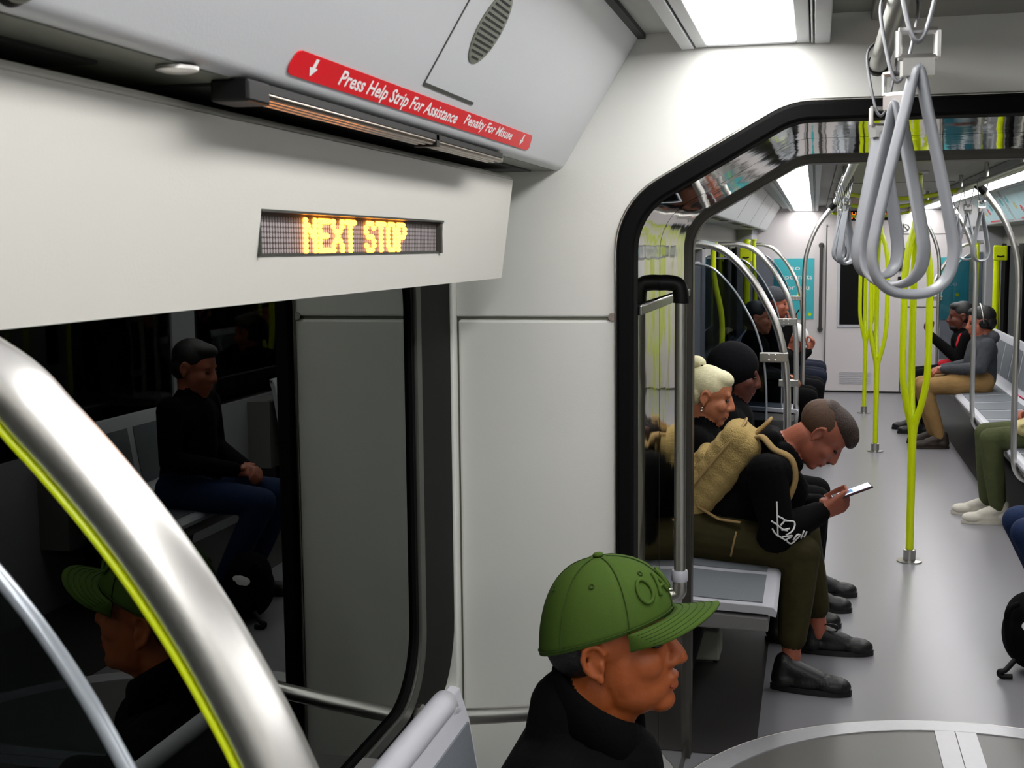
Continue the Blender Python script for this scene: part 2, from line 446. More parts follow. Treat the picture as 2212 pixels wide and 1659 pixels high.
def hand_prims(w, d, n, t, lab='skin', curl=(25, 35), k=1., thumb=None):
    """w wrist, d pointing direction, n the way the palm faces, t towards the thumb"""
    w, d = np.array(w, float), nrm(d); n = np.array(n, float); n = nrm(n - (n @ d) * d); t = np.cross(n, d) if np.cross(n, d) @ np.array(t) > 0 else np.cross(d, n)
    P = []
    for q in (-.026, -.009, .009, .025):
        P.append(cap_(w + t * q * .6 * k, .016 * k, w + (d * .085 + t * q) * k, .012 * k, lab))
    L = (.058, .072, .076, .068)
    for i, q in enumerate((-.029, -.010, .010, .029)):
        b = w + (d * .088 + t * q) * k
        a1, a2 = math.radians(curl[0]), math.radians(curl[0] + curl[1])
        m = b + (d * math.cos(a1) + n * math.sin(a1)) * L[i] * .52 * k
        e = m + (d * math.cos(a2) + n * math.sin(a2)) * L[i] * .48 * k
        P += [cap_(b, .0098 * k, m, .0088 * k, lab), cap_(m, .0088 * k, e, .0076 * k, lab)]
    b = w + (d * .028 + t * .026) * k; td = thumb if thumb is not None else d * .62 + t * .62 + n * .42
    m = b + nrm(td) * .045 * k; e = m + nrm(np.array(td) + d * .35) * .034 * k
    P += [cap_(b, .014 * k, m, .011 * k, lab), cap_(m, .011 * k, e, .009 * k, lab)]
    return P
LACE = mat('grey_lace', '#3c3c3e', .7, var=.1)
def make_shoe(parent, heel, toe, m, laces=True, sole=None, k=1., lacem=LACE):
    """heel, toe: floor points"""
    heel, toe = np.array(heel, float), np.array(toe, float); d = toe - heel; L = np.linalg.norm(d); d /= L
    up = np.array([0, 0, 1.]); s = np.cross(up, d)
    M = np.array([d, s, up]).T
    f = lambda a, b, c: heel + d * a * L + s * b + up * c
    P = [ell_(f(.16, 0, .040), (.16 * L, .040, .036), 'a', M), ell_(f(.76, 0, .032), (.24 * L, .046, .034), 'a', M), ell_(f(.46, 0, .035), (.3 * L, .037, .036), 'a', M),
         cap_(f(.13, 0, .05), .036, f(.17, 0, .105), .036, 'a'), cap_(f(.22, 0, .09), .036, f(.62, 0, .045), .034, 'a')]
    o = organic('shoe', P, .007, {'a': m}, parent, 3)
    sl = []
    for i in range(24):
        a = 2 * math.pi * i / 24; x = .5 + .505 * math.cos(a); wd = (.040 + .010 * math.cos(a)) * math.sin(a)
        sl.append(f(x, wd, 0)[:2])
    MB().prism([tuple(q) for q in sl], heel[2] + .001, heel[2] + .022, 'xy').build('sole', sole or m, o)
    if laces:
        for i, a in enumerate((.36, .43, .50, .57)):
            MB().tube([f(a, -.026, .098 - .13 * (a - .3)), f(a + .01, 0, .110 - .13 * (a - .3)), f(a, .026, .098 - .13 * (a - .3))], .0035, 6).build('lace', lacem or m, o, smooth='all')
    return o

CAR_C = .485        # centre line of the train
XL, XR = -.77, 1.74 # side walls
YW, YF, YE = 2.65, 3.85, 14.03   # near portal wall, far end of the gangway, cab wall
Y0 = -1.6
ZC = 2.04

# ================================================================== THE SETTING
struct(box(XL - .1, XR + .1, Y0, YE + .1, -.05, 0).build('floor', FLOOR), 'grey speckled vinyl train floor')
for nm, x0, x1 in (('floor_shade_1', XL, -.16), ('trim_2', 1.09, XR)):
    struct(box(x0, x1, YF, YE - .02, .0005, .004).build(nm, FLOORD), 'dark floor strip under the far benches, dark vinyl and painted-in bench shade')  # left strip paints bench shade onto the floor; right strip is dark covering
# gangway turntable set in the floor
TC, TR = (.507, 3.357), .915
tt = sroot('trim_3', (TC[0], TC[1], 0), 'round gangway turntable with pale metal rim')
ang = np.linspace(0, 2 * math.pi, 73)[:-1]
MB().prism([(TC[0] + (TR - .07) * math.cos(a), TC[1] + (TR - .07) * math.sin(a)) for a in ang], .001, .005, 'xy').build('turntable_plate', FLOORT, tt)
ring = MB()
for a, b in zip(ang, np.roll(ang, -1)):
    q = [(r, t, z) for r in (TR - .085, TR) for t in (a, b) for z in (.001, .009)]
    ring.add([(TC[0] + r * math.cos(t), TC[1] + r * math.sin(t), z) for r, t, z in q], [(1, 5, 7, 3), (0, 1, 3, 2), (4, 6, 7, 5)])
ring.build('rim', ALU, tt)
lip = [(TC[0] + (TR + .002) * math.cos(a), TC[1] + (TR + .002) * math.sin(a), .006) for a in ang]
MB().tube(lip, .004, 6, closed=True).build('rim_edge', STEELB, tt, smooth='all')
for nm, x0, x1 in (('spoke', .405, .468), ('spoke', .471, .535)):
    box(x0, x1, TC[1] - TR + .05, TC[1] + TR - .05, .003, .0085).build(nm, ALU, tt)
for y0, y1 in ((TC[1] - .065, TC[1] - .003), (TC[1] + .003, TC[1] + .065)):
    box(TC[0] - TR + .05, .40, y0, y1, .003, .0083).build('spoke', ALU, tt)
    box(.54, TC[0] + TR - .05, y0, y1, .003, .0083).build('spoke', ALU, tt)

# ---- gangway portal profile (shared by both end walls, the gasket and the steel liner)
half = [(-.372, 0), (-.372, 1.668), (-.045, 1.852)]
mir = lambda p: (2 * CAR_C - p[0], p[1])
PROF = fillet(half + [mir(p) for p in half[::-1]], .13, 8)
OUT = offset2(PROF, .036)
def end_wall(name, y0, y1, m, label):
    w_ = sroot(name, (CAR_C, y0, 0), label)
    # upper field above and beside the opening, lower side panels with a groove between
    L = [p for p in OUT if p[1] > 1.46]
    xl = OUT[0][0]; xr = OUT[-1][0]; zt = ZC + .04
    mb = MB()
    poly = [(XL, 1.452), (xl, 1.452)] + L + [(xr, 1.452), (XR, 1.452), (XR, zt), (XL, zt)]
    mb.prism(poly, y0, y1)
    mb.build('upper_panel', m, w_, bevel=.004)
    box(XL, xl + .004, y0 + .008, y1, 0, 1.46).build('backing', SOFF, w_)
    box(xr - .004, XR, y0 + .008, y1, 0, 1.46).build('backing', SOFF, w_)
    box(XL + .006, xl, y0, y1 - .01, .02, 1.445).build('lower_panel', m, w_, bevel=.006)
    box(xr, XR - .006, y0, y1 - .01, .02, 1.445).build('lower_panel', m, w_, bevel=.006)
    return w_
ew = end_wall('wall_end', YW, YW + .05, WHITE, 'white end wall around the gangway opening')
MB().lathe([(.004, 0), (.009, .002), (.009, .004)], (-.42, YW - .001, 1.452), (0, -1, 0), 12).build('rivet', STEELB, ew)
end_wall('wall_gangway', YF + .02, YF + .07, WHITE, 'white end wall on the far side of the gangway')

# black rubber gasket round the opening
n = len(PROF)
gk = MB()
for (y0, y1, a, b) in ((YW - .022, YW + .05, OUT, PROF),):
    vs = [(p[0], y, p[1]) for y in (y0, y1) for p in a] + [(p[0], y, p[1]) for y in (y0, y1) for p in b]
    fs = []
    for i in range(n - 1):
        fs += [(i, i + 1, 2 * n + i + 1, 2 * n + i), (n + i, 3 * n + i, 3 * n + i + 1, n + i + 1), (i, n + i, n + i + 1, i + 1), (2 * n + i, 2 * n + i + 1, 3 * n + i + 1, 3 * n + i)]
    gk.add(vs, fs)
struct(gk.build('trim_4', RUBBER, smooth=True, bevel=.006), 'black rubber gasket around the gangway opening')
# thin pale edge of the wall next to the gasket
ed = offset2(PROF, .040)
struct(MB().tube([(p[0], YW - .003, p[1]) for p in ed], .004, 6).build('trim_5', STEELB, smooth='all'), 'thin metal edging along the black gasket')

# mirror-polished liner of the gangway, panel by panel
ln = sroot('wall_liner', (CAR_C, YW + .05, 0), 'mirror steel gangway liner')
def liner(prof, y0, y1, nm='liner_panel', m=LINER, th=.012, off=0.):
    return MB().sheet(offset2(prof, off) if off else prof, y0, y1, th).build(nm, m, ln, smooth=True)
lowL = [(-.372, .06), (-.372, 1.452)]; lowR = [(mir(p)[0], p[1]) for p in lowL[::-1]]
upI = [i for i, p in enumerate(PROF) if p[1] > 1.475]
up = [(-.372, 1.478)] + [PROF[i] for i in upI] + [(mir((-.372, 0))[0], 1.478)]
for y0, y1 in ((YW + .05, 3.085), (3.093, YF - .05)):
    for pr in (lowL, lowR, up): liner(pr, y0, y1)
for pr in ([(-.372, 0), (-.372, .058)], [(mir((-.372, 0))[0], .058), (mir((-.372, 0))[0], 0)]): liner(pr, YW + .05, YF - .05, 'kick_strip', BAR)
box(-.384, -.372, 3.084, 3.094, 0, 1.85).build('joint', RUBBER, ln)
for sx in (-.372, mir((-.372, 0))[0]):
    s = 1 if sx < 0 else -1
    box(min(sx, sx + s * .008), max(sx, sx + s * .008), YW + .06, YF - .06, 1.452, 1.474).build('trim_strip', STEELB, ln, bevel=.003)
# frame bar that closes the far end of the liner
bm_ = MB()
vs = []
for y in (YF - .05, YF + .02):
    vs += [(p[0], y, p[1]) for p in offset2(PROF, .02)] + [(p[0], y, p[1]) for p in offset2(PROF, -.014)]
fs = []
for i in range(n - 1):
    fs += [(i, i + 1, n + i + 1, n + i), (2 * n + i, 3 * n + i, 3 * n + i + 1, 2 * n + i + 1), (n + i, n + i + 1, 3 * n + i + 1, 3 * n + i)]
bm_.add(vs, fs).build('frame_bar', BAR, ln, smooth=True, bevel=.003)

# ---- near car: ceiling, cove, soffit, sign panel, window wall
COVE_A, COVE_B = np.array((-.522, 0, 1.777)), np.array((-.364, 0, 2.034))
def ceiling(nm, y0, y1, z, lab):
    c = sroot(nm, (CAR_C, y0, z), lab)
    dz = z - ZC
    box(XL - .05, XR + .05, y0, y1, 2.062 + dz, 2.10 + dz).build('roof_board', CEILD, c)
    for sg in (0, 1):
        f = (lambda x: x) if sg == 0 else (lambda x: 2 * CAR_C - x)
        X = lambda a, b: (min(f(a), f(b)), max(f(a), f(b)))
        box(*X(-.352, -.262), y0, y1, 2.040 + dz, 2.063 + dz).build('ceiling_strip', CEIL, c)
    box(.10, 2 * CAR_C - .10, y0, y1, 2.044 + dz, 2.063 + dz).build('centre_panel', CEILD, c, bevel=.004)
    return c
ceiling('ceiling', Y0, YW, ZC, 'grey panelled ceiling of the near car')
c2 = ceiling('ceiling_far', YF + .07, YE, 2.0, 'grey panelled ceiling of the far car')
for y in (5.6, 8.6, 11.2):
    box(.101, .869, y, y + .006, 2.0015, 2.006).build('joint', GROOVE, c2)

def lamp(y0, y1, z, sg, label):
    f = (lambda x: x) if sg == 0 else (lambda x: 2 * CAR_C - x)
    X = lambda a, b: (min(f(a), f(b)), max(f(a), f(b)))
    t = thing('ceiling_light', (f(-.127), (y0 + y1) / 2, z), label, 'light', 'strip lights along the ceiling')
    dz = z - 2.0
    def rail(a, b, nm, m=FRAME, z0=2.003, z1=2.055):
        box(*X(a, b), y0, y1, z0 + dz, z1 + dz).build(nm, m, t, bevel=.002)
    rail(-.275, -.249, 'frame_rail'); rail(-.246, -.222, 'frame_rail', z0=2.006)
    rail(-.044, -.018, 'frame_rail', z0=2.006); rail(-.015, -.011, 'frame_rail', z0=2.004); rail(-.008, .022, 'frame_rail')
    for a, b in ((y0, y0 + .02), (y1 - .02, y1)):
        box(*X(-.222, -.044), a, b, 2.006 + dz, 2.05 + dz).build('end_cap', FRAME, t, bevel=.002)
    d = box(*X(-.221, -.045), y0 + .02, y1 - .02, 2.012 + dz, 2.03 + dz).build('diffuser', LAMP, t)
    tag(d, 'glowing white light diffuser')
    return t
lamp(Y0 + .05, YW - .006, 2.0, 0, 'strip light in the near ceiling beside the white end wall')
lamp(Y0 + .05, YW - .006, 2.0, 1, 'strip light in the near ceiling above the right-hand side of the car')
lamp(YF + .08, YE - .01, 1.965, 0, 'far strip light running left of the ceiling rail towards the cab')
lamp(YF + .08, YE - .01, 1.965, 1, 'far strip light running above the right-hand advertising panels')

def cove(nm, y0, y1, sg, m, lab):
    f = (lambda x: x) if sg == 0 else (lambda x: 2 * CAR_C - x)
    c = sroot(nm, (f(-.6), y0, 1.77), lab)
    a, b = COVE_A, COVE_B
    pr = fillet([(f(-.80), 1.765), (f(-.5294), 1.765), (f(b[0]), b[2])], .022, 5)
    poly = pr + [(f(b[0] - .02), b[2] + .03), (f(-.80), b[2] + .03)]
    MB().prism([tuple(p) for p in poly], y0, y1).build('cove_panel', m, c, smooth=True)
    box(min(f(-.366), f(-.350)), max(f(-.366), f(-.350)), y0, y1, 2.03, 2.05).build('shadow_gap', GROOVE, c)
    return c
cv = cove('wall_cove', Y0, YW - .001, 0, COVE, 'sloping white cove panel above the sign')
cove('wall_cove_right', Y0, YW - .001, 1, COVE, 'sloping white cove panel on the right')
# dark soffit insert, spot, hatch lines on the near left cove
CU = (COVE_B - COVE_A) / np.linalg.norm(COVE_B - COVE_A)
CN = np.array((CU[2], 0, -CU[0]))
cp = lambda y, u, l=0.: COVE_A + np.array((0, y, 0)) + CU * u + CN * l
box(-.70, -.546, Y0, YW - .002, 1.7635, 1.766).build('soffit_face', SOFF, cv)
box(-.70, -.60, Y0, .98, 1.760, 1.764).build('soffit_slot', GROOVE, cv)
box(-.70, -.572, 1.14, 1.93, 1.760, 1.764).build('soffit_slot', GROOVE, cv)
box(-.70, -.585, 2.06, 2.60, 1.760, 1.764).build('soffit_slot', GROOVE, cv)
# speaker hatch: two groove lines and a slotted round grille
hl = MB()
hl.obox(cp(1.585, .17), CU, (0, 1, 0), CN, .127, .0016, .0012); hl.obox(cp(1.705, .044), (0, 1, 0), CU, CN, .12, .0024, .0012)
hl.build('hatch_groove', GASK, cv)
MB().lathe([(.055, 0), (.055, .0012), (.05, .0016)], cp(1.722, .150), CN, 32).build('speaker_grille', SOFF, cv)
sl = MB()
for i in range(13):
    o_ = -.046 + i * .0077; w_ = math.sqrt(max(0, .05 ** 2 - o_ ** 2))
    for j in range(int(w_ / .006) * 2 + 1):
        y = -w_ + .004 + j * .0058
        if y < w_ - .003: sl.obox(cp(1.722 + y, .150 + o_, .0017), (0, 1, 0), CU, CN, .0021, .0015, .0006)
sl.build('grille_slots', GROOVE, cv)['kind'] = 'stuff'
MB().lathe([(.006, 0), (.019, .001), (.019, .004), (.012, .006)], (-.552, 1.03, 1.7635), (0, 0, -1), 20).build('spot_ring', STEEL, cv, smooth=True)
MB().lathe([(.004, 0), (.008, .001), (.008, .004)], (-.545, 2.16, 1.7635), (0, 0, -1), 14).build('screw', STEEL, cv, smooth=True)

# help strip under the cove and its red label
hs = thing('help_strip', (-.548, 1.64, 1.748), 'long metal press strip under the cove, below the red label', 'call strip')
for x in (-.556, -.545, -.534):
    MB().tube([(x, 1.165, 1.753), (x, 2.125, 1.753)], .0052, 10).build('strip_rail', BRONZE, hs, smooth=True)
box(-.562, -.528, 1.165, 2.125, 1.755, 1.763).build('strip_base', PLASTK, hs)
box(-.566, -.526, 1.118, 1.168, 1.742, 1.764).build('end_cap', PLASTK, hs, bevel=.003)
box(-.562, -.528, 1.735, 1.748, 1.746, 1.764).build('joint_clip', PLASTK, hs)
box(-.560, -.530, 2.122, 2.138, 1.748, 1.764).build('end_cap', SOFF, hs, bevel=.003)
rl = thing('help_strip_label', cp(1.72, .004), 'red label reading Press Help Strip For Assistance', 'label')
red = []
for (y, u) in [(1.192, .010), (1.197, .003), (1.205, .001), (2.268, .003), (2.276, .005), (2.279, .010), (2.262, .026), (2.256, .0308), (2.248, .0318), (1.205, .0285), (1.198, .0265), (1.194, .022)]:
    red.append((y, u))
m_ = MB(); k = len(red)
m_.add([cp(y, u, .0004) for y, u in red] + [cp(y, u, .0016) for y, u in red], [tuple(range(k)), tuple(range(2 * k - 1, k - 1, -1))] + [(i, (i + 1) % k, k + (i + 1) % k, k + i) for i in range(k)])
m_.build('red_strip', REDL, rl)
for (txt, y0, y1, u0, h) in (('Press Help Strip For Assistance', 1.325, 1.790, .0078, .0165), ('Penalty For Misuse', 1.828, 2.125, .0118, .0150)):
    text_on('lettering', txt, WPRINT, rl, cp(y0, u0, .0019), (0, 1, 0), CU, y1 - y0, h, bold=.022)
for y, u, k_ in ((1.248, .0155, 1.), (2.20, .018, 1.15)):
    m_ = MB(); q = [(-.0035, .010), (.0035, .010), (.0035, 0), (.009, 0), (0, -.010), (-.009, 0), (-.0035, 0)]
    m_.add([cp(y + a * k_ * 1.2, u + b, .0019) for a, b in q], [(0, 1, 2, 6), (5, 4, 3, 2, 6)]).build('arrow', WPRINT, rl)

# sign panel with LED display
sp = thing('passenger_sign', (-.69, 1.2, 1.54), 'long cream panel over the window with amber NEXT STOP display', 'sign')
def pf(y, t, l=0.):      # point on the panel face: t 0 bottom .. 1 top
    a, b = np.array((-.625, 0, 1.540)), np.array((-.598, 0, 1.742)); d = b - a; u_ = d / np.linalg.norm(d)
    return a + d * t + np.array((0, y, 0)) + np.array((u_[2], 0, -u_[0])) * l
pr = fillet([(-.79, 1.535), (-.626, 1.538), (-.598, 1.738), (-.615, 1.748), (-.79, 1.748)], .008, 4)
PD = (1.322, 2.040, 1.5935, 1.6475)   # display opening y0,y1,z0,z1
body = MB()
# face split round the display opening so the display sits recessed
def slab(y0, y1, z0, z1):
    g = lambda z: -.625 + (z - 1.540) * (.027 / .202)
    poly = [(-.79, z0), (g(z0), z0), (g(z1), z1), (-.79, z1)]
    body.prism(poly, y0, y1)
slab(Y0, PD[0], 1.540, 1.738); slab(PD[1], 2.49, 1.540, 1.738)
cap2 = MB().prism([(-.79, 1.5405), (-.6245, 1.5405), (-.5985, 1.7375), (-.606, 1.7475), (-.79, 1.7475)], 2.4901, 2.4955); slab(PD[0], PD[1], 1.540, PD[2]); slab(PD[0], PD[1], PD[3], 1.738)
body.prism([tuple(p) for p in fillet([(-.79, 1.738), (-.5985, 1.738), (-.606, 1.748), (-.79, 1.748)], .006, 4)], Y0, 2.49)
body.build('panel_body', CREAM, sp)
cap2.build('end_cap', CREAM, sp, bevel=.003)
disp = box(-.66, -.6225, PD[0], PD[1], PD[2], PD[3]).build('display_backing', LEDBACK, sp)
for a in ((PD[0], PD[0] + .004, PD[2], PD[3]), (PD[1] - .010, PD[1], PD[2], PD[3]), (PD[0], PD[1], PD[3] - .003, PD[3]), (PD[0], PD[1], PD[2], PD[2] + .003)):
    z = (a[2] + a[3]) / 2; gx = -.625 + (z - 1.54) * .1337
    box(-.64, gx + .001, *a).build('display_frame', GASK, sp)
FONT = {'N': '10001 11001 10101 10011 10001 10001 10001', 'E': '11111 10000 10000 11110 10000 10000 11111', 'X': '10001 10001 01010 00100 01010 10001 10001',
        'T': '11111 00100 00100 00100 00100 00100 00100', 'S': '01110 10001 10000 01110 00001 10001 01110', 'O': '01110 10001 10001 10001 10001 10001 01110',
        'P': '11110 10001 10001 11110 10000 10000 10000', ' ': '000 000 000 000 000 000 000'}
on = set(); cx_ = 0
for ch in 'NEXT STOP':
    rows = FONT[ch].split()
    for r_, row in enumerate(rows):
        for c_, b in enumerate(row):
            if b == '1': on.add((cx_ + c_, r_))
    cx_ += len(rows[0]) + (1 if ch != ' ' else 1)
NC, NR = 90, 7; pitch = (PD[1] - PD[0] - .016) / NC; rp = (PD[3] - PD[2] - .010) / NR
start = 18
lit, unl = MB(), MB()
for c_ in range(NC):
    for r_ in range(NR):
        y = PD[0] + .006 + (c_ + .5) * pitch; z = PD[3] - .007 - (r_ + .5) * rp
        is_on = (c_ - start, r_) in on
        rr = .0041 if is_on else .0031
        mb = lit if is_on else unl
        if is_on: mb.ell((-.6215, y, z), (.0042, .0039, .0037), None, 8, 6); continue
        mb.add([(-.6220 + (.0008 if is_on else 0), y + rr * math.cos(t) * 1.0, z + rr * .95 * math.sin(t)) for t in np.linspace(0, 2 * math.pi, 9)[:-1]], [tuple(range(8))])
o = unl.build('unlit_dots', LEDOFF, disp); o['kind'] = 'stuff'
o = lit.build('lit_dots', LEDON, disp); o['kind'] = 'stuff'; o['label'] = 'amber dots spelling NEXT STOP'

# left wall: lower panel and window
wl = sroot('wall_left', (XL, 0, 0), 'near left side wall below and around the window')
WZ0, WZ1 = .62, 1.56
box(XL - .06, XL, Y0, YW, 0, WZ0).build('lower_panel', WHITE, wl)
box(XL - .06, XL, Y0, YW, WZ1, ZC + .04).build('upper_panel', WHITE, wl)
box(XL - .06, XL + .002, 2.622, YW + .01, 0, 1.60).build('corner_post', WHITE, wl, bevel=.004)
w1 = sroot('window_1', (XL, .5, WZ0), 'large dark side window reflecting the car')
def rrect(y0, y1, z0, z1, r): 
    q = []
    for (cy, cz, a0) in ((y1 - r, z0 + r, -90), (y1 - r, z1 - r, 0), (y0 + r, z1 - r, 90), (y0 + r, z0 + r, 180)):
        q += [(cy + r * math.cos(math.radians(a0 + 90 * t)), cz + r * math.sin(math.radians(a0 + 90 * t))) for t in np.linspace(0, 1, 9)]
    return q
def ringyz(P, Q, x0, x1):
    m = MB(); k = len(P)
    m.add([(x, *p) for x in (x0, x1) for p in P] + [(x, *p) for x in (x0, x1) for p in Q],
          [f for i in range(k) for f in ((i, (i + 1) % k, 2 * k + (i + 1) % k, 2 * k + i), (k + i, 3 * k + i, 3 * k + (i + 1) % k, k + (i + 1) % k), (i, k + i, k + (i + 1) % k, (i + 1) % k), (2 * k + i, 2 * k + (i + 1) % k, 3 * k + (i + 1) % k, 3 * k + i))])
    return m
A = rrect(Y0 + .1, 2.620, WZ0, 1.70, .16); B = rrect(Y0 + .3, 2.40, WZ0 + .05, 1.66, .15); Cc = rrect(Y0 + .33, 2.365, WZ0 + .075, 1.64, .14); D = rrect(Y0 + .34, 2.35, WZ0 + .085, 1.63, .14)
ringyz(A, B, XL - .03, XL - .004).build('black_border', FRIT, w1, smooth=True)
ringyz(B, Cc, XL - .03, XL + .002).build('gasket', GASK, w1, smooth=True, bevel=.003)
ringyz(Cc, D, XL - .03, XL - .004).build('inner_seal', RUBBER, w1, smooth=True)
box(XL - .018, XL - .012, Y0 + .25, 2.45, WZ0 + .02, 1.69).build('pane', GWIN, w1)
box(XL - .055, XL - .03, 2.42, YW, WZ0, 1.7).build('backing', FRIT, w1)
# right wall of the near car (seen only in reflections)
wr = sroot('wall_right', (XR, 0, 0), 'near right side wall')
box(XR, XR + .06, Y0, YW, 0, .75).build('lower_panel', WHITE, wr); box(XR, XR + .06, Y0, YW, 1.6, ZC + .04).build('upper_panel', WHITE, wr)
for y in (Y0 + .02, .9, 2.4): box(XR, XR + .06, y, y + .22, .75, 1.6).build('window_post', WHITE, wr)
w2 = sroot('window_2', (XR, 0, .75), 'dark side window of the near car, right-hand side')
box(XR + .02, XR + .026, Y0, YW, .72, 1.62).build('pane', GWIN, w2)
struct(box(XL - .06, XR + .06, Y0 - .05, Y0, 0, ZC + .05).build('wall_rear', WHITE), 'white wall behind the viewer')
# round dark dome at the top left on the cove
dm = thing('round_dome', cp(.752, .008), 'round black-rimmed dome on the cove at the top left', 'dome')
MB().lathe([(.022, 0), (.022, .004), (.018, .006)], cp(.752, .008, .0), CN, 28).build('rim', PLASTK, dm, smooth=True)
MB().lathe([(.0178, .004), (.016, .010), (.011, .014), (.003, .016)], cp(.752, .008, .0), CN, 24).build('lens', SOFF, dm, smooth=True)

# ---- far car shell
fl = sroot('wall_far_left', (XL, YF, 0), 'far car left wall with windows and doors')
def side(root, f, sg):
    X = lambda a, b: (min(f(a), f(b)), max(f(a), f(b)))
    def bb(a, b, y0, y1, z0, z1, nm, m, bv=0.): return box(*X(a, b), y0, y1, z0, z1).build(nm, m, root, bevel=bv)
    bb(XL - .05, XL, YF + .06, 12.8, 0, .72, 'lower_panel', LAV); bb(XL - .05, XL, YF + .06, 12.8, 1.58, ZC + .04, 'upper_panel', SOFF)
    for y0, y1 in ((YF + .06, 4.2), (6.0, 6.25), (8.86, 9.12)): bb(XL - .05, XL, y0, y1, .7, 1.6, 'wall_post', LAV, .004)
    bb(XL - .02, XL + .012, 7.7, 8.62, .05, 1.50, 'door_pocket', LAV, .02)
    bb(XL - .02, XL + .010, 7.62, 7.70, .05, 1.50, 'door_edge', RUBBER)
    bb(XL - .06, XL - .05, YF + .06, 12.8, .7, 1.6, 'pane_backing', FRIT)
    for y, w_ in ((10.3, .18), (11.5, .25), (12.55, .25)): bb(XL - .03, XL + .006, y, y + w_, .7, 1.6, 'window_bar', RUBBER)
    bb(XL - .05, XL + .15, 12.8, YE, 0, 1.98, 'bulkhead', LAV, .01)
side(fl, lambda x: x, 0)
fr_ = sroot('wall_far_right', (XR, YF, 0), 'far car right wall with windows and doors')
side(fr_, lambda x: 2 * CAR_C - x, 1)
for nm, f in (('window_3', lambda x: x), ('window_4', lambda x: 2 * CAR_C - x)):
    ww = sroot(nm, (f(XL), 8, .7), 'dark far car window glass')
    for y0, y1 in ((4.2, 6.0), (6.25, 7.62), (9.12, 10.4), (10.45, 11.6), (11.65, 12.8)):
        box(min(f(XL - .02), f(XL - .014)), max(f(XL - .02), f(XL - .014)), y0, y1, .7, 1.6).build('pane', GWIN, ww)
cf = cove('wall_cove_far_left', YF + .07, YE, 0, COVE, 'sloping white cove panel in the far car, left')
cg = cove('wall_cove_far_right', YF + .07, YE, 1, COVE, 'sloping white cove panel in the far car, right')
for y in (5.2, 6.9, 8.6, 10.3, 12.0):
    for f, root in ((lambda x: x, cf), (lambda x: 2 * CAR_C - x, cg)):
        q = MB(); cu = CU.copy(); cn = CN.copy(); a0 = COVE_A.copy()
        a0[0] = f(a0[0]); cu[0] = cu[0] * (1 if f(0) == 0 else -1); cn[0] = cn[0] * (1 if f(0) == 0 else -1)
        q.obox(a0 + np.array((0, y, 0)) + cu * .15, cu, (0, 1, 0), cn, .145, .003, .001).build('panel_joint', GASK, root)
    for k_ in range(3):
        box(-.60, -.545, y + .3 + k_ * .45, y + .55 + k_ * .45, 1.762, 1.766).build('soffit_grille', GASK, cf)
# posters on the right cove
def cove_poster(y0, y1, label, m, extra=None):
    t = thing('advert_panel', (2 * CAR_C - COVE_A[0], (y0 + y1) / 2, 1.79), label, 'poster', 'advert panels along the right cove')
    cu = np.array((-CU[0], 0, CU[2])); cn = np.array((-CN[0], 0, CN[2])); a0 = np.array((2 * CAR_C - COVE_A[0], 0, COVE_A[2]))
    ym = (y0 + y1) / 2
    MB().obox(a0 + np.array((0, ym, 0)) + cu * .135 + cn * .002, cu, (0, 1, 0), cn, .125, (y1 - y0) / 2, .0015).build('sheet', m, t)
    for j in range(7):
        yy = y0 + (j + .5) * (y1 - y0) / 7; uu = .08 + .11 * random.random()
        pet = MB()
        for a in range(6):
            ca, sa = math.cos(a * 1.047), math.sin(a * 1.047)
            pet.obox(a0 + np.array((0, yy, 0)) + cu * (uu + .02 * sa) + np.array((0, .035 * ca, 0)) + cn * .0045, cu, (0, 1, 0), cn, .012, .016, .0006)
        pet.build('flower_print', REDL if j % 3 == 1 else (TEAL if j % 3 == 0 else BAGY), t)
    MB().obox(a0 + np.array((0, ym + .2, 0)) + cu * .016 + cn * .0045, cu, (0, 1, 0), cn, .006, .28, .0006).build('red_band', REDL, t)
cove_poster(8.7, 10.25, 'pale blue floral advert nearest on the right cove', TEALP)
cove_poster(10.35, 12.0, 'pale blue floral advert further along the right cove', TEALP)
lt = thing('advert_panel', (COVE_A[0], 6.1, 1.8), 'pale blue advert on the left cove of the far car', 'poster')
MB().obox(cp(6.05, .12, .002), CU, (0, 1, 0), CN, .09, .75, .0015).build('sheet', TEALP, lt)

# ---- cab wall at the far end
cw = sroot('wall_cab', (CAR_C, YE, 0), 'white cab wall at the far end')
box(XL - .05, XR + .05, YE, YE + .06, 0, 2.06).build('wall_field', ENDW, cw)
for z in (.93,): box(.92, 1.6, YE - .004, YE, z, z + .008).build('seam', GASK, cw)
box(.90, 1.6, YE - .004, YE, 1.705, 1.712).build('seam', GASK, cw)
box(XL, XR, YE - .006, YE, 0, .016).build('floor_gap', GROOVE, cw)
for x in (1.20,): box(x, x + .006, YE - .004, YE, 0, .93).build('seam', GASK, cw)
dr = sroot('door_1', (.51, YE, 0), 'white cab door with a narrow dark window')
box(.118, .90, YE - .020, YE, .02, 1.80).build('door_leaf', ENDW, dr, bevel=.006)
for x in (.110, .900): box(x, x + .008, YE - .022, YE, .0, 1.82).build('door_gap', GASK, dr)
box(.235, .535, YE - .034, YE - .02, .715, 1.62).build('window_frame', SEATW, dr, bevel=.006)
box(.262, .512, YE - .038, YE - .033, .745, 1.585).build('window_pane', FRIT, dr)
for j in range(7): box(.27, .60, YE - .026, YE - .02, .10 + j * .02, .108 + j * .02).build('louvre', SEATW, dr)
for z in (.80, .62): box(.60, .625, YE - .05, YE - .02, z, z + .06).build('latch', STEELB, dr, bevel=.004)
sg_ = thing('car_number_sign', (.40, YE - .03, 1.80), 'small dark number 2 above the cab door', 'sign')
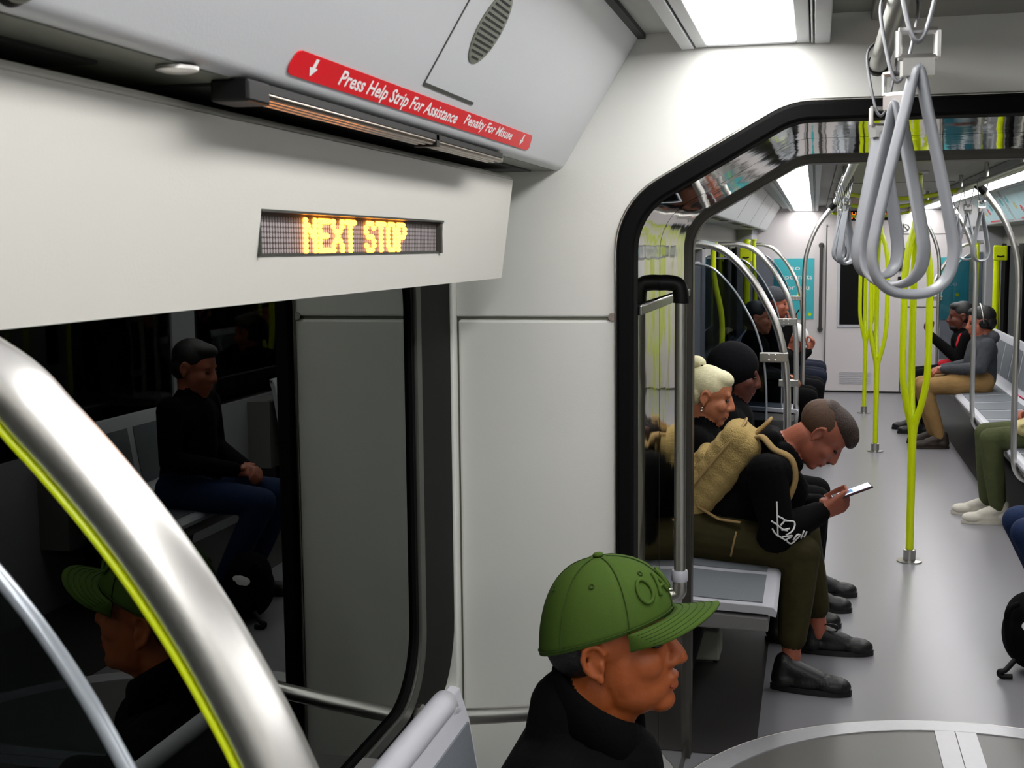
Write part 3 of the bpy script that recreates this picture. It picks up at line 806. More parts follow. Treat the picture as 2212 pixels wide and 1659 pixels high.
text_on('digit', '2', BPRINT, sg_, (.30, YE - .024, 1.765), (1, 0, 0), (0, 0, 1), .055, .085)
box(.27, .62, YE - .022, YE - .001, 1.745, 1.865).build('plate', ENDW, sg_)
ns = thing('notice_sign', (.93, YE - .01, 1.71), 'small round no smoking notice beside the cab door', 'sign')
ringp = [(.93 + .035 * math.cos(a), YE - .012, 1.775 + .035 * math.sin(a)) for a in np.linspace(0, 2 * math.pi, 25)[:-1]]
MB().tube(ringp, .004, 6, closed=True).build('ring', GASK, ns); MB().tube([(.907, YE - .012, 1.797), (.953, YE - .012, 1.753)], .0035, 6).build('bar', GASK, ns)
box(.88, 1.12, YE - .008, YE - .001, 1.72, 1.93).build('plate', PAPER, ns)
for j in range(5): box(1.0, 1.10, YE - .0095, YE - .008, 1.83 + j * .018, 1.836 + j * .018).build('text_line', LAV, ns)
cb = thing('control_box', (.935, YE - .03, 1.45), 'small dark reader box on the wall beside the cab door', 'box')
box(.90, .965, YE - .04, YE - .001, 1.47, 1.56).build('housing', PLASTK, cb, bevel=.004); box(.915, .945, YE - .042, YE - .039, 1.51, 1.545).build('button', LAV, cb)
for z in (1.20, 1.32): box(.86, .895, YE - .05, YE - .001, z, z + .06).build('hinge', PLASTK, cb, bevel=.004)
gp = thing('wall_grab_bar', (.06, YE - .04, .70), 'vertical grey grab bar on the cab wall, left of the door', 'grab bar')
MB().tube([(.06, YE - .05, .70), (.06, YE - .05, 1.62)], .018, 10).build('bar', BAR, gp, smooth=True)
for z in (.69, 1.6): MB().lathe([(.03, 0), (.03, .012), (.02, .05)], (.06, YE - .001, z), (0, -1, 0), 14).build('foot', GASK, gp)
def wall_poster(x0, x1, z0, z1, label, lines):
    t = thing('wall_poster', ((x0 + x1) / 2, YE - .01, z0), label, 'poster')
    box(x0, x1, YE - .008, YE - .001, z0, z1).build('sheet', TEAL, t)
    for txt, xa, xb, z, h in lines: text_on('lettering', txt, WPRINT, t, (xa, YE - .0095, z), (1, 0, 0), (0, 0, 1), xb - xa, h)
    for (x, z) in ((x0 + .62 * (x1 - x0), z0 + .4 * (z1 - z0)), (x0 + .9 * (x1 - x0), z0 + .08 * (z1 - z0)), (x0 + .75 * (x1 - x0), z0 + .2 * (z1 - z0))):
        MB().lathe([(.02, 0), (.02, .001)], (x, YE - .009, z), (0, -1, 0), 12).build('dot_print', YEL, t)
    return t
wall_poster(-.44, -.01, .80, 1.46, 'teal poster with white lettering left of the cab door', [('so', -.26, -.16, 1.335, .05), ('coconuts', -.36, -.03, 1.235, .055), ('for you', -.32, -.06, 1.12, .055)])
wall_poster(1.28, 1.58, .80, 1.46, 'teal poster on the cab wall behind the two seated men', [('so', 1.36, 1.42, 1.30, .05), ('you', 1.34, 1.46, 1.16, .05)])

# ================================================================== RAILS, POLES, SEATS
ARCH = [(-.765, 1.57), (-.66, 1.57), (-.57, 1.558), (-.4942, 1.523), (-.463, 1.4955), (-.4279, 1.459), (-.3949, 1.42), (-.3639, 1.3766), (-.3377, 1.333), (-.3133, 1.2855), (-.265, 1.17), (-.23, 1.05), (-.2, .9), (-.185, .7), (-.18, .46)]
ARCHF = [(-.765, 1.614), (-.60, 1.614), (-.53, 1.612), (-.453, 1.592), (-.379, 1.54), (-.293, 1.443), (-.229, 1.336), (-.182, 1.24), (-.142, 1.10), (-.125, .95), (-.120, .8), (-.118, .46)]
def partition(Y, sg, label, rr=.018, pane=GPAN, ARCH=ARCHF, bz_=1.05):
    f = (lambda x: x) if sg == 0 else (lambda x: 2 * CAR_C - x)
    t = thing('draught_screen', (f(-.45), Y, .46), label, 'partition', 'curved glass screens at the bench ends')
    pth = catmull([(f(x), Y, z) for x, z in ARCH], 6)
    MB().tube(pth, rr, 20).build('rail', STEEL, t, smooth='all')
    # glass sheet, its outline parallel to the rail
    P = [(p[0], p[2]) for p in catmull([(x, 0, z) for x, z in ARCH], 6)]
    Q = [q for q in offset2(P, -.098) if q[0] > XL + .02]
    poly = [(XL + .02, .5)] + [(XL + .02, Q[0][1])] + Q
    pn = MB().prism([(f(x), z) for x, z in poly], Y - .004, Y + .004).build('pane', pane, t)
    MB().tube([(f(x), Y, z) for x, z in Q], .0055, 8).build('pane_edge', mat('polished_glass_edge', '#9fa6ad', .25, .3), pn, smooth='all')
    for z0 in (bz_, .62):
        x0 = min(P, key=lambda q: abs(q[1] - z0))[0]
        b = MB(); b.obox((f(x0 - .052), Y - .012, z0 + .02), (1, 0, 0), (0, 1, 0), (0, 0, 1), .068, .006, .024)
        br = b.build('bracket', STEELB, t, bevel=.004)
        for bx in (-.075, -.045):
            for bz in (.008, .032):
                MB().lathe([(.0055, 0), (.0055, .003), (.003, .0055)], (f(x0 + bx), Y - .018, z0 + bz), (0, -1, 0), 10).build('bolt', STEEL, br, smooth=True)
    return t
ds = partition(.68, 0, 'steel-railed glass screen filling the lower left foreground', .021, ARCH=ARCH, bz_=.9)
MB().tube([(x, .6675, z) for x, z in offset2([(p[0], p[1]) for p in catmull(ARCH[1:], 6)], -.0198)], .0026, 8).build('yellow_streak', YEL, ds, smooth='all')  # added yellow tube, stands in for a yellow reflection along the rail
partition(6.08, 0, 'steel-railed glass screen behind the blonde woman')
partition(8.95, 0, 'steel-railed glass screen further along on the left, second from the gangway')
partition(13.0, 0, 'steel-railed glass screen in front of the left teal poster')
partition(13.0, 1, 'steel-railed glass screen beside the two seated men at the far right')

def stanchion(Y, sg, label, zb=.36, top=True):
    f = (lambda x: x) if sg == 0 else (lambda x: 2 * CAR_C - x)
    t = thing('grab_pole', (f(-.09), Y, zb - .06), label, 'pole', 'steel poles at the bench fronts')
    pth = [(f(-.22), Y, zb - .03), (f(-.15), Y, zb - .03), (f(-.105), Y, zb + .01), (f(-.085), Y, zb + .10), (f(-.08), Y, zb + .4), (f(-.08), Y, 1.1), (f(-.08), Y, 1.40), (f(-.06), Y, 1.56), (f(.0), Y, 1.72), (f(.08), Y, 1.84), (f(.13), Y, 1.90)]
    MB().tube(catmull(pth, 6), .016, 12).build('tube', STEEL, t, smooth='all')
    MB().tube([(f(.10), Y, 1.87), (f(.145), Y, 1.915)], .022, 12).build('clamp', PLASTK, t, smooth=True)
    return t
stanchion(9.75, 0, 'tall steel pole curving to the ceiling in front of the teal poster')
stanchion(7.1, 1, 'tall steel pole at the right picture edge beside the olive-trousered legs')
stanchion(8.95, 1, 'tall steel pole standing before the empty grey seats')
stanchion(11.5, 1, 'tall steel pole crossing the man in the grey hoodie')

# handrail in the gangway
gh = thing('gangway_handrail', (-.322, 3.09, .72), 'vertical steel handrail with black elbows in the gangway', 'handrail')
MB().tube([(-.320, 3.09, .745), (-.320, 3.09, 1.485)], .0148, 16).build('tube', STEELB, gh, smooth=True)
MB().tube(catmull([(-.374, 3.09, 1.512), (-.35, 3.09, 1.512), (-.326, 3.09, 1.505), (-.320, 3.09, 1.480), (-.320, 3.09, 1.462)], 5), .0195, 14).build('elbow', PLASTK, gh, smooth='all')
MB().tube(catmull([(-.320, 3.09, .775), (-.320, 3.09, .75), (-.326, 3.09, .728), (-.374, 3.09, .722)], 5), .018, 14).build('elbow', STEELB, gh, smooth='all')
MB().lathe([(.019, 0), (.021, .003), (.021, .026), (.019, .029)], (-.320, 3.09, .762), (0, 0, 1), 18).build('collar', SEATW, gh, smooth=True)

# branched yellow poles
def branch_pole(label_):
    t = thing('branched_pole', (0, 0, 0), label_, 'pole', 'yellow three-armed poles down the aisle')
    MB().lathe([(.062, 0), (.062, .006), (.03, .010), (.030, .062), (.024, .064)], (0, 0, 0), (0, 0, 1), 24).build('foot', STEELB, t, smooth=True)
    MB().tube([(0, 0, .06), (0, 0, .35), (0, 0, .70)], [.0195, .0195, .021], 14).build('lower_post', YEL, t, smooth=True)
    for a in (95, 215, 335):
        c_, s_ = math.cos(math.radians(a)), math.sin(math.radians(a))
        q = [(.004, .62), (.012, .70), (.040, .80), (.064, .92), (.070, 1.05), (.070, 1.30), (.068, 1.45), (.050, 1.58), (.018, 1.68), (.004, 1.74)]
        MB().tube(catmull([(c_ * r, s_ * r, z) for r, z in q], 5), .0165, 12).build('arm', YEL, t, smooth='all')
    MB().tube([(0, 0, 1.70), (0, 0, 1.96)], .0195, 14).build('upper_post', YEL, t, smooth=True)
    MB().lathe([(.05, 0), (.05, .008), (.028, .02)], (0, 0, 1.958), (0, 0, -1), 20).build('ceiling_flange', STEELB, t, smooth=True)
    return t
bp = branch_pole('nearest yellow three-armed pole standing in the aisle')
bp.location = (.487, 6.51, 0)
dup(bp, (.475, 10.02, 0), 'yellow three-armed pole, second from the gangway')
dup(bp, (.474, 12.33, 0), 'yellow three-armed pole nearest the cab door')
def cross_bar(Y, label, z=1.9, bow=.35):
    t = thing('ceiling_loop', (CAR_C, Y, z), label, 'rail', 'yellow rails under the far ceiling')
    for sg in (-1, 1):
        pth = catmull([(CAR_C, Y, z), (CAR_C + sg * .12, Y - bow * .15, z + .005), (CAR_C + sg * .25, Y - bow * .6, z + .02), (CAR_C + sg * .335, Y - bow, z + .035)], 5)
        MB().tube(pth, .014, 10).build('arm', YEL, t, smooth='all')
    return t
cross_bar(8.3, 'curved yellow rail under the ceiling between the first two yellow poles', 1.885)
cross_bar(10.02, 'curved yellow rail at the head of the second yellow pole', 1.88)
cross_bar(12.33, 'curved yellow rail at the head of the last yellow pole', 1.86)
# yellow door posts
def door_post(X, Y, z0, z1, label, bend=0., r=.019):
    t = thing('door_post', (X, Y, z0), label, 'pole', 'yellow posts at the doors')
    pth = catmull([(X, Y, z1), (X, Y, z1 - .18), (X + bend * .3, Y, z1 - .30), (X + bend, Y, z1 - .52), (X + bend, Y, (z0 + z1) / 2 - .1), (X + bend, Y, z0)], 5)
    MB().tube(pth, r, 12).build('tube', YEL, t, smooth='all')
    for q in (pth[0], pth[-1]): MB().lathe([(.028, 0), (.028, .012)], (q[0], q[1], q[2] - .006), (0, 0, 1), 14).build('collar', YEL, t)
    return t
door_post(-.68, 8.70, .12, 1.62, 'yellow post with a bend by the left door, behind the blonde woman', .06)
door_post(-.655, 12.55, .2, 1.66, 'broad yellow post at the far left door', .0, .034)
door_post(-.595, 12.72, .2, 1.66, 'slim yellow post beside the far left door', .02, .018)
door_post(1.60, 12.1, .3, 1.58, 'yellow post by the far right door, nearest', 0., .03)
door_post(1.52, 12.9, .3, 1.60, 'yellow post by the far right door, beside the teal poster', 0., .025)
for X, Y, lab in ((1.60, 11.9, 'yellow handle plate on the far right door post'), (-.66, 12.45, 'yellow handle plate on the far left door post')):
    t = thing('handle_plate', (X, Y, 1.42), lab, 'plate')
    MB().box(X - .06, X + .06, Y - .012, Y + .012, 1.45, 1.58).build('plate', YEL, t, bevel=.01)
    MB().tube([(X - .03, Y - .02, 1.49), (X, Y - .026, 1.485), (X + .03, Y - .02, 1.49)], .006, 8).build('slot', PLASTK, t)

# ceiling grab rails and straps
def grab_rail(X, y0, y1, z, label):
    t = thing('ceiling_rail', (X, (y0 + y1) / 2, z), label, 'rail', 'steel rails under the ceiling')
    MB().tube([(X, y0, z), (X, y1, z)], .0175, 14).build('tube', STEELB, t, smooth=True)
    y = y0 + .25
    while y < y1 - .1:
        MB().tube([(X, y, z), (X, y, z + .13)], .011, 10).build('hanger', STEELB, t, smooth=True); y += 1.15
    for q in (y0, y1): MB().tube([(X, q - .012, z), (X, q + .012, z)], .021, 14).build('end_cap', PLASTK, t, smooth=True)
    return t
grab_rail(.112, -1.2, 2.56, 1.945, 'steel ceiling rail carrying the big hanging straps')
grab_rail(.858, -1.2, 2.56, 1.945, 'right-hand steel ceiling rail of the near car')
grab_rail(.14, 4.2, 12.0, 1.915, 'left-hand steel ceiling rail of the far car')
grab_rail(.83, 4.2, 12.0, 1.915, 'right-hand steel ceiling rail of the far car')
def ribbon(path, wdir, wd, th, bulge=None):
    """flat strap of width wd across wdir"""
    P = [np.array(p, float) for p in path]; k = len(P); m = MB(); vs = []; wv = nrm(wdir); NS = 10
    for i in range(k):
        t = nrm(P[(i + 1) % k] - P[(i - 1) % k]); q = nrm(np.cross(t, wv))
        for j in range(NS):
            a = 2 * math.pi * j / NS
            vs.append(P[i] + wv * (wd / 2) * math.cos(a) + q * (th / 2) * math.sin(a) * (1.0))
    fs = [(i * NS + j, i * NS + (j + 1) % NS, ((i + 1) % k) * NS + (j + 1) % NS, ((i + 1) % k) * NS + j) for i in range(k) for j in range(NS)]
    return m.add(vs, fs)
def make_strap(label, group, yaw=0., wd=.034):
    """origin on the rail axis; loop plane turned by yaw about the vertical"""
    t = thing('hanging_strap', (0, 0, 0), label, 'strap', group)
    c_, s_ = math.cos(math.radians(yaw)), math.sin(math.radians(yaw))
    P = lambda a, z, b=0.: (a * c_ - b * s_, a * s_ + b * c_, z)
    # sling over the rail (lies across the rail)
    sl_ = catmull([(0, 0, .024), (.021, 0, .012), (.026, 0, -.01), (.018, 0, -.06), (.006, 0, -.105), (-.006, 0, -.105), (-.018, 0, -.06), (-.026, 0, -.01), (-.021, 0, .012)], 4, True)
    ribbon(sl_, (0, 1, 0), .030, .005).build('sling', STRAP, t, smooth='all')
    # metal buckle
    b = MB()
    b.tube([P(-.022, -.098), P(.022, -.098)], .0042, 8); b.tube([P(-.022, -.128), P(.022, -.128)], .0042, 8)
    b.tube([P(-.022, -.098), P(-.022, -.128)], .0042, 8); b.tube([P(.022, -.098), P(.022, -.128)], .0042, 8)
    b.obox(P(0, -.140), P(1, 0), P(0, 0, 1), (0, 0, 1), .018, .009, .010)
    b.build('buckle', STEEL, t, smooth=True)
    # teardrop loop
    lp = catmull([P(0, -.140), P(.013, -.19), P(.028, -.255), P(.041, -.315), P(.047, -.355), P(.040, -.385), P(.018, -.402), P(-.018, -.402), P(-.040, -.385), P(-.047, -.355), P(-.041, -.315), P(-.028, -.255), P(-.013, -.19)], 5, True)
    ribbon(lp, P(0, 0, 1), wd, .0125).build('loop', STRAP, t, smooth='all')
    return t
GS = 'big grey straps in the near car'
for y, yaw, lab in ((1.56, 8, 'nearest and largest grey hanging strap loop'), (1.93, -32, 'middle of the three big grey hanging straps'), (2.42, 38, 'grey hanging strap nearest the end wall')):
    s_ = make_strap(lab, GS, yaw); s_.location = (.112, y, 1.945)
fs_ = None
LAB = ['first', 'second', 'third', 'fourth', 'fifth']
for i, (y, yaw) in enumerate(((6.15, 50), (6.55, 10), (6.95, -40), (7.4, 25), (7.9, 60))):
    s_ = make_strap('small grey strap on the far left rail, %s from the gangway' % LAB[i], 'small straps on the far left rail', yaw); s_.location = (.14, y, 1.915)
for i, (y, yaw) in enumerate(((6.9, 30), (7.5, -20), (8.1, 50))):
    s_ = make_strap('small grey strap on the far right rail, %s from the gangway' % LAB[i], 'small straps on the far right rail', yaw); s_.location = (.83, y, 1.915)

# benches
BPRO = [(.152, .832), (.160, .842), (.178, .839), (.195, .785), (.222, .62), (.238, .52), (.258, .478), (.30, .458), (.45, .448), (.62, .442), (.655, .438), (.668, .424), (.664, .405)]
def bench(y0, y1, nmod, sg, label, ext=0.):
    f = (lambda x: XL + x) if sg == 0 else (lambda x: XR - x)
    t = thing('bench_seat', (f(.4), (y0 + y1) / 2, 0), label, 'bench', 'side-facing moulded benches')
    pr = [(f(x), z) for x, z in BPRO]
    low = [(f(x), z) for x, z in offset2(BPRO, -.028)]; low = [(q[0], min(q[1], .85)) for q in low]
    MB().strip(pr, low, y0, y1).build('shell', SEATW, t, smooth=True, bevel=.004)
    und = [(f(.205), .46), (f(.28), .418), (f(.64), .40), (f(.64), .352), (f(.21), .36)]
    MB().prism(und, y0 + .006, y1 - .006).build('underframe', SEATD, t, bevel=.006)
    if ext:
        pe = [(f(x), z - .085) for x, z in BPRO[7:]]
        MB().tube(catmull([(f(.165), y0, .828), (f(.165), y1 - .16, .828), (f(.165), y1 - .06, .820), (f(.167), y1 - .012, .79), (f(.176), y1 + .004, .73), (f(.196), y1 + .006, .64), (f(.218), y1 + .006, .54), (f(.25), y1 + .004, .47)], 6), .023, 14).build('rim', SEATW, t, smooth='all')
        MB().strip(pe, [(x, z - .028) for x, z in pe], y1 + .012, y1 + ext).build('end_seat', SEATW, t, smooth=True, bevel=.004)
    for y in (y0 + .25, y1 - .35):
        MB().prism([(f(.06), .0), (f(.34), .0), (f(.44), .36), (f(.06), .36)], y, y + .10).build('pedestal', PLASTK, t, bevel=.01)
    MB().box(min(f(.0), f(.145)), max(f(.0), f(.145)), y0 + .01, y1 - .01, .30, .70).build('back_frame', SEATD, t)
    mw = (y1 - y0) / nmod
    def ins(a, b, ya, yb, nm):
        # raised insert following the profile between profile indices
        P = catmull([(f(x), 0, z) for x, z in BPRO[a:b]], 4); P2 = [(p[0], p[2]) for p in P]
        s = 1 if sg == 0 else -1
        d = .004 * s
        up_ = offset2(P2, d); dn_ = offset2(P2, -d)
        MB().strip(up_, dn_, ya, yb).build(nm, SEATG, t, smooth=True)
    for i in range(nmod):
        ya, yb = y0 + i * mw + .034, y0 + (i + 1) * mw - .018
        ins(3, 6, ya, yb, 'back_insert'); ins(7, 10, ya, yb, 'seat_insert')
    return t
bench(.72, 2.03, 3, 0, 'grey bench under the big window, with the man in the cap', .45)
bench(4.02, 6.02, 5, 0, 'grey bench just beyond the gangway on the left')
bench(9.05, 12.4, 8, 0, 'grey bench on the far left under the dark windows')
bench(4.75, 5.65, 2, 1, 'grey bench on the right just beyond the gangway')
bench(6.85, 11.9, 11, 1, 'long grey bench on the right with empty seats')
sr = thing('seat_end_rail', (-.5, 2.33, .66), 'short steel rail behind the man in the cap', 'rail')
MB().tube([(-.76, 2.33, .655), (-.60, 2.33, .676), (-.44, 2.33, .70)], .0165, 14).build('tube', STEEL, sr, smooth=True)
MB().lathe([(.03, 0), (.03, .01), (.02, .014)], (-.768, 2.33, .653), (1, 0, 0.1), 16).build('flange', STEELB, sr)
hb = thing('equipment_box', (-.42, 4.80, 0), 'pale grey-green box on the floor under the left bench', 'box')
box(-.475, -.335, 4.72, 4.88, .012, .128).build('housing', BOXG, hb, bevel=.008); box(-.56, -.474, 4.74, 4.86, .03, .118).build('side_housing', BOXG, hb, bevel=.006)
box(-.50, -.36, 4.73, 4.87, 0, .014).build('base_plate', GASK, hb)
# ceiling LED sign of the far car
LEDFAR = emit('lit_orange_led', (1., .16, .006), 4.0)
LEDFAR.cycles.emission_sampling = 'NONE'
ls = thing('ceiling_sign', (.47, 12.75, 1.80), 'amber lit display hanging under the far ceiling', 'sign')
box(.22, .72, 13.22, 13.30, 1.845, 1.945).build('housing', PLASTK, ls, bevel=.006)
dd = MB()
cx_ = 0
for ch in 'NEXT STOP':
    rows = FONT[ch].split()
    for r_, row in enumerate(rows):
        for c_, b in enumerate(row):
            if b == '1':
                x = .25 + (cx_ + c_) * .0086; z = 1.925 - r_ * .010
                dd.add([(x + .0042 * math.cos(t), 13.2185, z + .0048 * math.sin(t)) for t in np.linspace(0, 2 * math.pi, 7)[:-1]], [tuple(range(6))])
    cx_ += len(rows[0]) + 1
o = dd.build('lit_dots', LEDFAR, ls); o['kind'] = 'stuff'

# ================================================================== PEOPLE
def seated(name, label, X, Y, sg, mats, lean=8., hp=-10., seat=.455, k=1., hands='lap', knee=.44, feet=.40, yaw=0., headfwd=.03, shoes=SHOEK, hair=None, vox=.008, headk=1., spread=.11, sole=None, hand_pos=None, head=None):
    """a seated passenger on a side bench; X is the hip, sg +1 faces right"""
    mats_ = {'top': mats[0], 'pants': mats[1], 'skin': mats[2]}
    W = lambda u, v, z: np.array((X + sg * u, Y + v, z))
    hz = seat + .065
    if head is None: head = (X + sg * (headfwd + .42 * math.sin(math.radians(lean))), hz + .40 * k + .13)
    nk = np.array(((head[0] - X) * sg - .028, head[1] - .125 * headk - hz)); T = np.linalg.norm(nk); d = nk / T
    spn = lambda q, fw=0., v=0.: W(d[0] * q * T + fw * d[1], v, hz + d[1] * q * T - fw * d[0])
    P = [cap_(W(.0, -.085, hz), .100 * k, W(.0, .085, hz), .100 * k, 'pants'),
         cap_(spn(.10), .122 * k, spn(.5, .012), .126 * k, 'top'), cap_(spn(.5, .012), .126 * k, spn(.78, .01), .112 * k, 'top'),
         cap_(spn(.74, 0, -.085), .100 * k, spn(.74, 0, .085), .100 * k, 'top'), cap_(spn(.86, -.01, -.145 * k), .060, spn(.86, -.01, .145 * k), .060, 'top'),
         cap_(spn(.90, -.02), .072, spn(1.02, .0), .062, 'top')]
    hc = np.array((head[0], Y, head[1]))
    hr = math.radians(hp)
    fwd = np.array((sg * math.cos(hr) * math.cos(math.radians(yaw)), math.sin(math.radians(yaw)) * math.cos(hr), math.sin(hr)))
    upv = np.array((-sg * math.sin(hr), 0, math.cos(hr)))
    h = HF(hc, fwd, upv, headk)
    P += head_prims(h) + [cap_(spn(1.0), .056 * k, h.p(-.025, 0, -.05), .052 * headk, 'skin')]
    for v in (-1, 1):
        hip, kn, an = W(.02, v * .085, hz - .005), W(knee, v * spread, seat + .035), W(feet + (.03 if v > 0 else 0), v * spread, .10)
        P += [cap_(hip, .090 * k, kn, .064 * k, 'pants'), cap_(kn, .063 * k, kn * .45 + an * .55, .058 * k, 'pants'), cap_(kn * .45 + an * .55, .058 * k, an, .046 * k, 'pants')]
        sh = spn(.89, -.005, v * .175 * k)
        if hands == 'phone':
            el = spn(.42, .10, v * .20 * k); wr = spn(.62, .30, v * .06); dr = np.array((sg * .4, -v * .3, .85)); pn = np.array((-sg * .8, -v * .5, 0)); ct = (35, 45)
        else:
            el = spn(.38, .03, v * .215 * k); wr = W(.27, v * .05, seat + .165); dr = np.array((sg * .8, -v * .45, -.15)); pn = np.array((-sg * .3, -v * .6, -.75)); ct = (40, 50)
        if hand_pos: wr = np.array(hand_pos) + np.array((0, v * .035, 0))
        P += [cap_(sh, .062 * k, el, .050 * k, 'top'), cap_(el, .050 * k, wr, .036 * k, 'top')]
        P += hand_prims(wr + nrm(dr) * .015, dr, pn, (0, 0, 1), curl=ct, k=.95)
    root = thing(name, (X + sg * .2, Y, 0), label, 'person')
    body = organic('body', P, vox, mats_, root, 3)
    for v in (-1, 1):
        an = W(feet + (.03 if v > 0 else 0), v * spread, 0)
        make_shoe(root, an + np.array((-sg * .075, 0, 0)), an + np.array((sg * .20, v * .02, 0)), shoes, True, sole)
    if hair is not None:
        H = [h.e((-.022, 0, .052), (.100, .084, .084), 'a'), h.e((-.05, 0, .0), (.068, .078, .07), 'a'), h.e((.03, 0, .095), (.058, .066, .034), 'a')]
        organic('hair', H, .008, {'a': hair}, root, 2)
    face_extras(h, root)
    return root, h, body

def phone(name, label, c, ux, uy, un, case, scr=True):
    """ux across, uy along, un out of the screen"""
    ux, uy, un = nrm(ux), nrm(uy), nrm(un)
    t = thing(name, tuple(np.array(c)), label, 'phone')
    MB().obox(c, ux, uy, un, .037, .075, .0045).build('case', case, t, bevel=.003)
    if scr:
        MB().obox(np.array(c) + un * .0050, ux, uy, un, .0335, .070, .0006).build('screen', SCREEN, t)
        MB().obox(np.array(c) + un * .0060 - uy * .012, ux, uy, un, .022, .016, .0004).build('picture', SCREEN2, t)
        MB().obox(np.array(c) + un * .0060 - uy * .058, ux, uy, un, .033, .011, .0004).build('picture', BPRINT, t)
    return t

# ---- 1. the man in the green cap
pc = thing('person', (-.3, 2.10, 0), 'man in a green cap and black jacket seated beside the window', 'person')
h = HF((-.338, 2.125, .900), (math.cos(math.radians(9)), -.02, math.sin(math.radians(9))), (-.16, 0, 1), 1.08)
P = head_prims(h, jaw=1.06)
P += [cap_((-.405, 2.125, .76), .062, h.p(-.022, 0, -.055), .060, 'skin'), cap_(h.p(.0, 0, -.085), .045, (-.36, 2.125, .765), .055, 'skin')]
yc = 2.125
P += [cap_((-.38, yc - .085, .455), .11, (-.38, yc + .085, .455), .11, 'pants'), cap_((-.385, yc, .50), .135, (-.385, yc, .60), .140, 'top'),
      cap_((-.39, yc - .07, .635), .118, (-.39, yc + .07, .635), .118, 'top'), cap_((-.405, yc - .145, .690), .070, (-.405, yc + .145, .690), .070, 'top'), cap_((-.41, yc, .70), .095, (-.41, yc, .775), .080, 'top'),
      cap_((-.35, yc, .62), .11, (-.33, yc, .68), .085, 'top'), cap_((-.435, yc - .09, .60), .12, (-.435, yc + .09, .60), .12, 'top'), cap_((-.445, yc - .10, .66), .085, (-.445, yc + .10, .66), .085, 'top')]
for v in (-1, 1):
    y = yc
    sh = np.array((-.405, y + v * .185, .680)); el = np.array((-.34, y + v * .235, .45)); wr = np.array((-.10, y + v * .07, .53))
    P += [cap_(sh, .070, el, .056, 'top'), cap_(el, .056, wr, .040, 'top')] + hand_prims(wr, (.8, -v * .5, -.1), (-.3, -v * .5, -.8), (0, 0, 1), curl=(40, 50))
    kn = np.array((.06, y + v * .12, .44)); an = np.array((.08, y + v * .13, .10))
    P += [cap_((-.36, y + v * .085, .45), .092, kn, .066, 'pants'), cap_(kn, .064, an, .047, 'pants')]
body = organic('body', P, .0042, {'top': BLACKF, 'pants': CHARF, 'skin': SKIN_O}, pc, 5)
for v in (-1, 1): make_shoe(pc, (.005, 2.125 + v * .13, 0), (.29, 2.125 + v * .15, 0), SHOEK)
# stand-up collar
CV = []; NCV = 40
for j in range(NCV + 1):
    a = math.radians(22 + 316 * j / NCV); c_, s_ = math.cos(a), math.sin(a)
    zt = .770 + .098 * ((1 - c_) / 2) ** .9; zb = zt - .085
    for (r, z) in ((.098, zb), (.094, zt - .012), (.089, zt), (.081, zt - .003), (.083, zb)):
        CV.append((-.362 + (r - .010) * c_ * 1.0, 2.125 + (r - .008) * s_, z))
FV = [(j * 5 + i, j * 5 + (i + 1) % 5, (j + 1) * 5 + (i + 1) % 5, (j + 1) * 5 + i) for j in range(NCV) for i in range(5)]
FV += [tuple(range(5)), tuple(NCV * 5 + i for i in range(4, -1, -1))]
MB().add(CV, FV).build('collar', BLACKF, pc, smooth='all')
MB().obox((-.275, 2.09, .70), (1, 0, .3), (0, 1, 0), (-.3, 0, 1), .006, .003, .009).build('zip_pull', STEEL, pc)
# short grey hair at the nape
organic('hair', [h.e((-.050, 0, .012), (.060, .0755, .058), 'a')], .006, {'a': HAIRK}, pc, 2)
face_extras(h, pc)
# cap: crown of six panels, brim, button, eyelets, embroidery
def crown(a, e, l=0.):
    """azimuth a (0 front), elevation e (0 rim..90 top) on the crown"""
    A, Ee = math.radians(a), math.radians(e)
    rx = .118 if math.cos(A) > 0 else .112
    ce = math.cos(Ee) ** .82
    x = -.010 + (rx + l) * ce * math.cos(A) + .010 * math.sin(Ee); y = (.092 + l) * ce * math.sin(A)
    rim = .030 + .022 * math.cos(A) - (.006 if math.cos(A) < 0 else .0) * math.cos(A) ** 2
    top = .150 + l
    z = rim + (top - rim) * math.sin(Ee) ** 1.05
    return h.p(x, y, z)
NA, NE = 72, 14
cr = MB(); vs = []
for i in range(NE + 1):
    for j in range(NA):
        a = j * 360 / NA; g = abs((a % 60) - 30) ; l = -.0016 if g > 29.5 else 0.
        vs.append(crown(a, 90 * i / NE * .995, l))
for i in range(NE + 1):
    for j in range(NA):
        a = j * 360 / NA
        vs.append(crown(a, 90 * i / NE * .995, -.004))
fs = []
K = (NE + 1) * NA
for i in range(NE):
    for j in range(NA):
        j2 = (j + 1) % NA
        fs.append((i * NA + j, i * NA + j2, (i + 1) * NA + j2, (i + 1) * NA + j))
        fs.append((K + i * NA + j, K + (i + 1) * NA + j, K + (i + 1) * NA + j2, K + i * NA + j2))
for j in range(NA): fs.append((j, K + j, K + (j + 1) % NA, (j + 1) % NA))
fs.append(tuple(NE * NA + j for j in range(NA)))
cap_o = cr.add(vs, fs).build('cap', CAPG, pc, smooth='all')
tag(cap_o, 'green baseball cap with raised letters')
for a in (0, 60, 120, 180, 240, 300):
    MB().tube([crown(a, e, .0002) for e in np.linspace(0, 86, 20)], .0011, 6).build('panel_seam', CAPD, cap_o, smooth='all')
MB().tube([crown(a, 3, .0006) for a in np.linspace(0, 355, 72)], .0013, 6, closed=True).build('hem_seam', CAPD, cap_o, smooth='all')
MB().lathe([(.009, 0), (.010, .003), (.007, .006), (.001, .0075)], crown(0, 89.9, .001), h.u, 16).build('button', CAPG, cap_o, smooth='all')
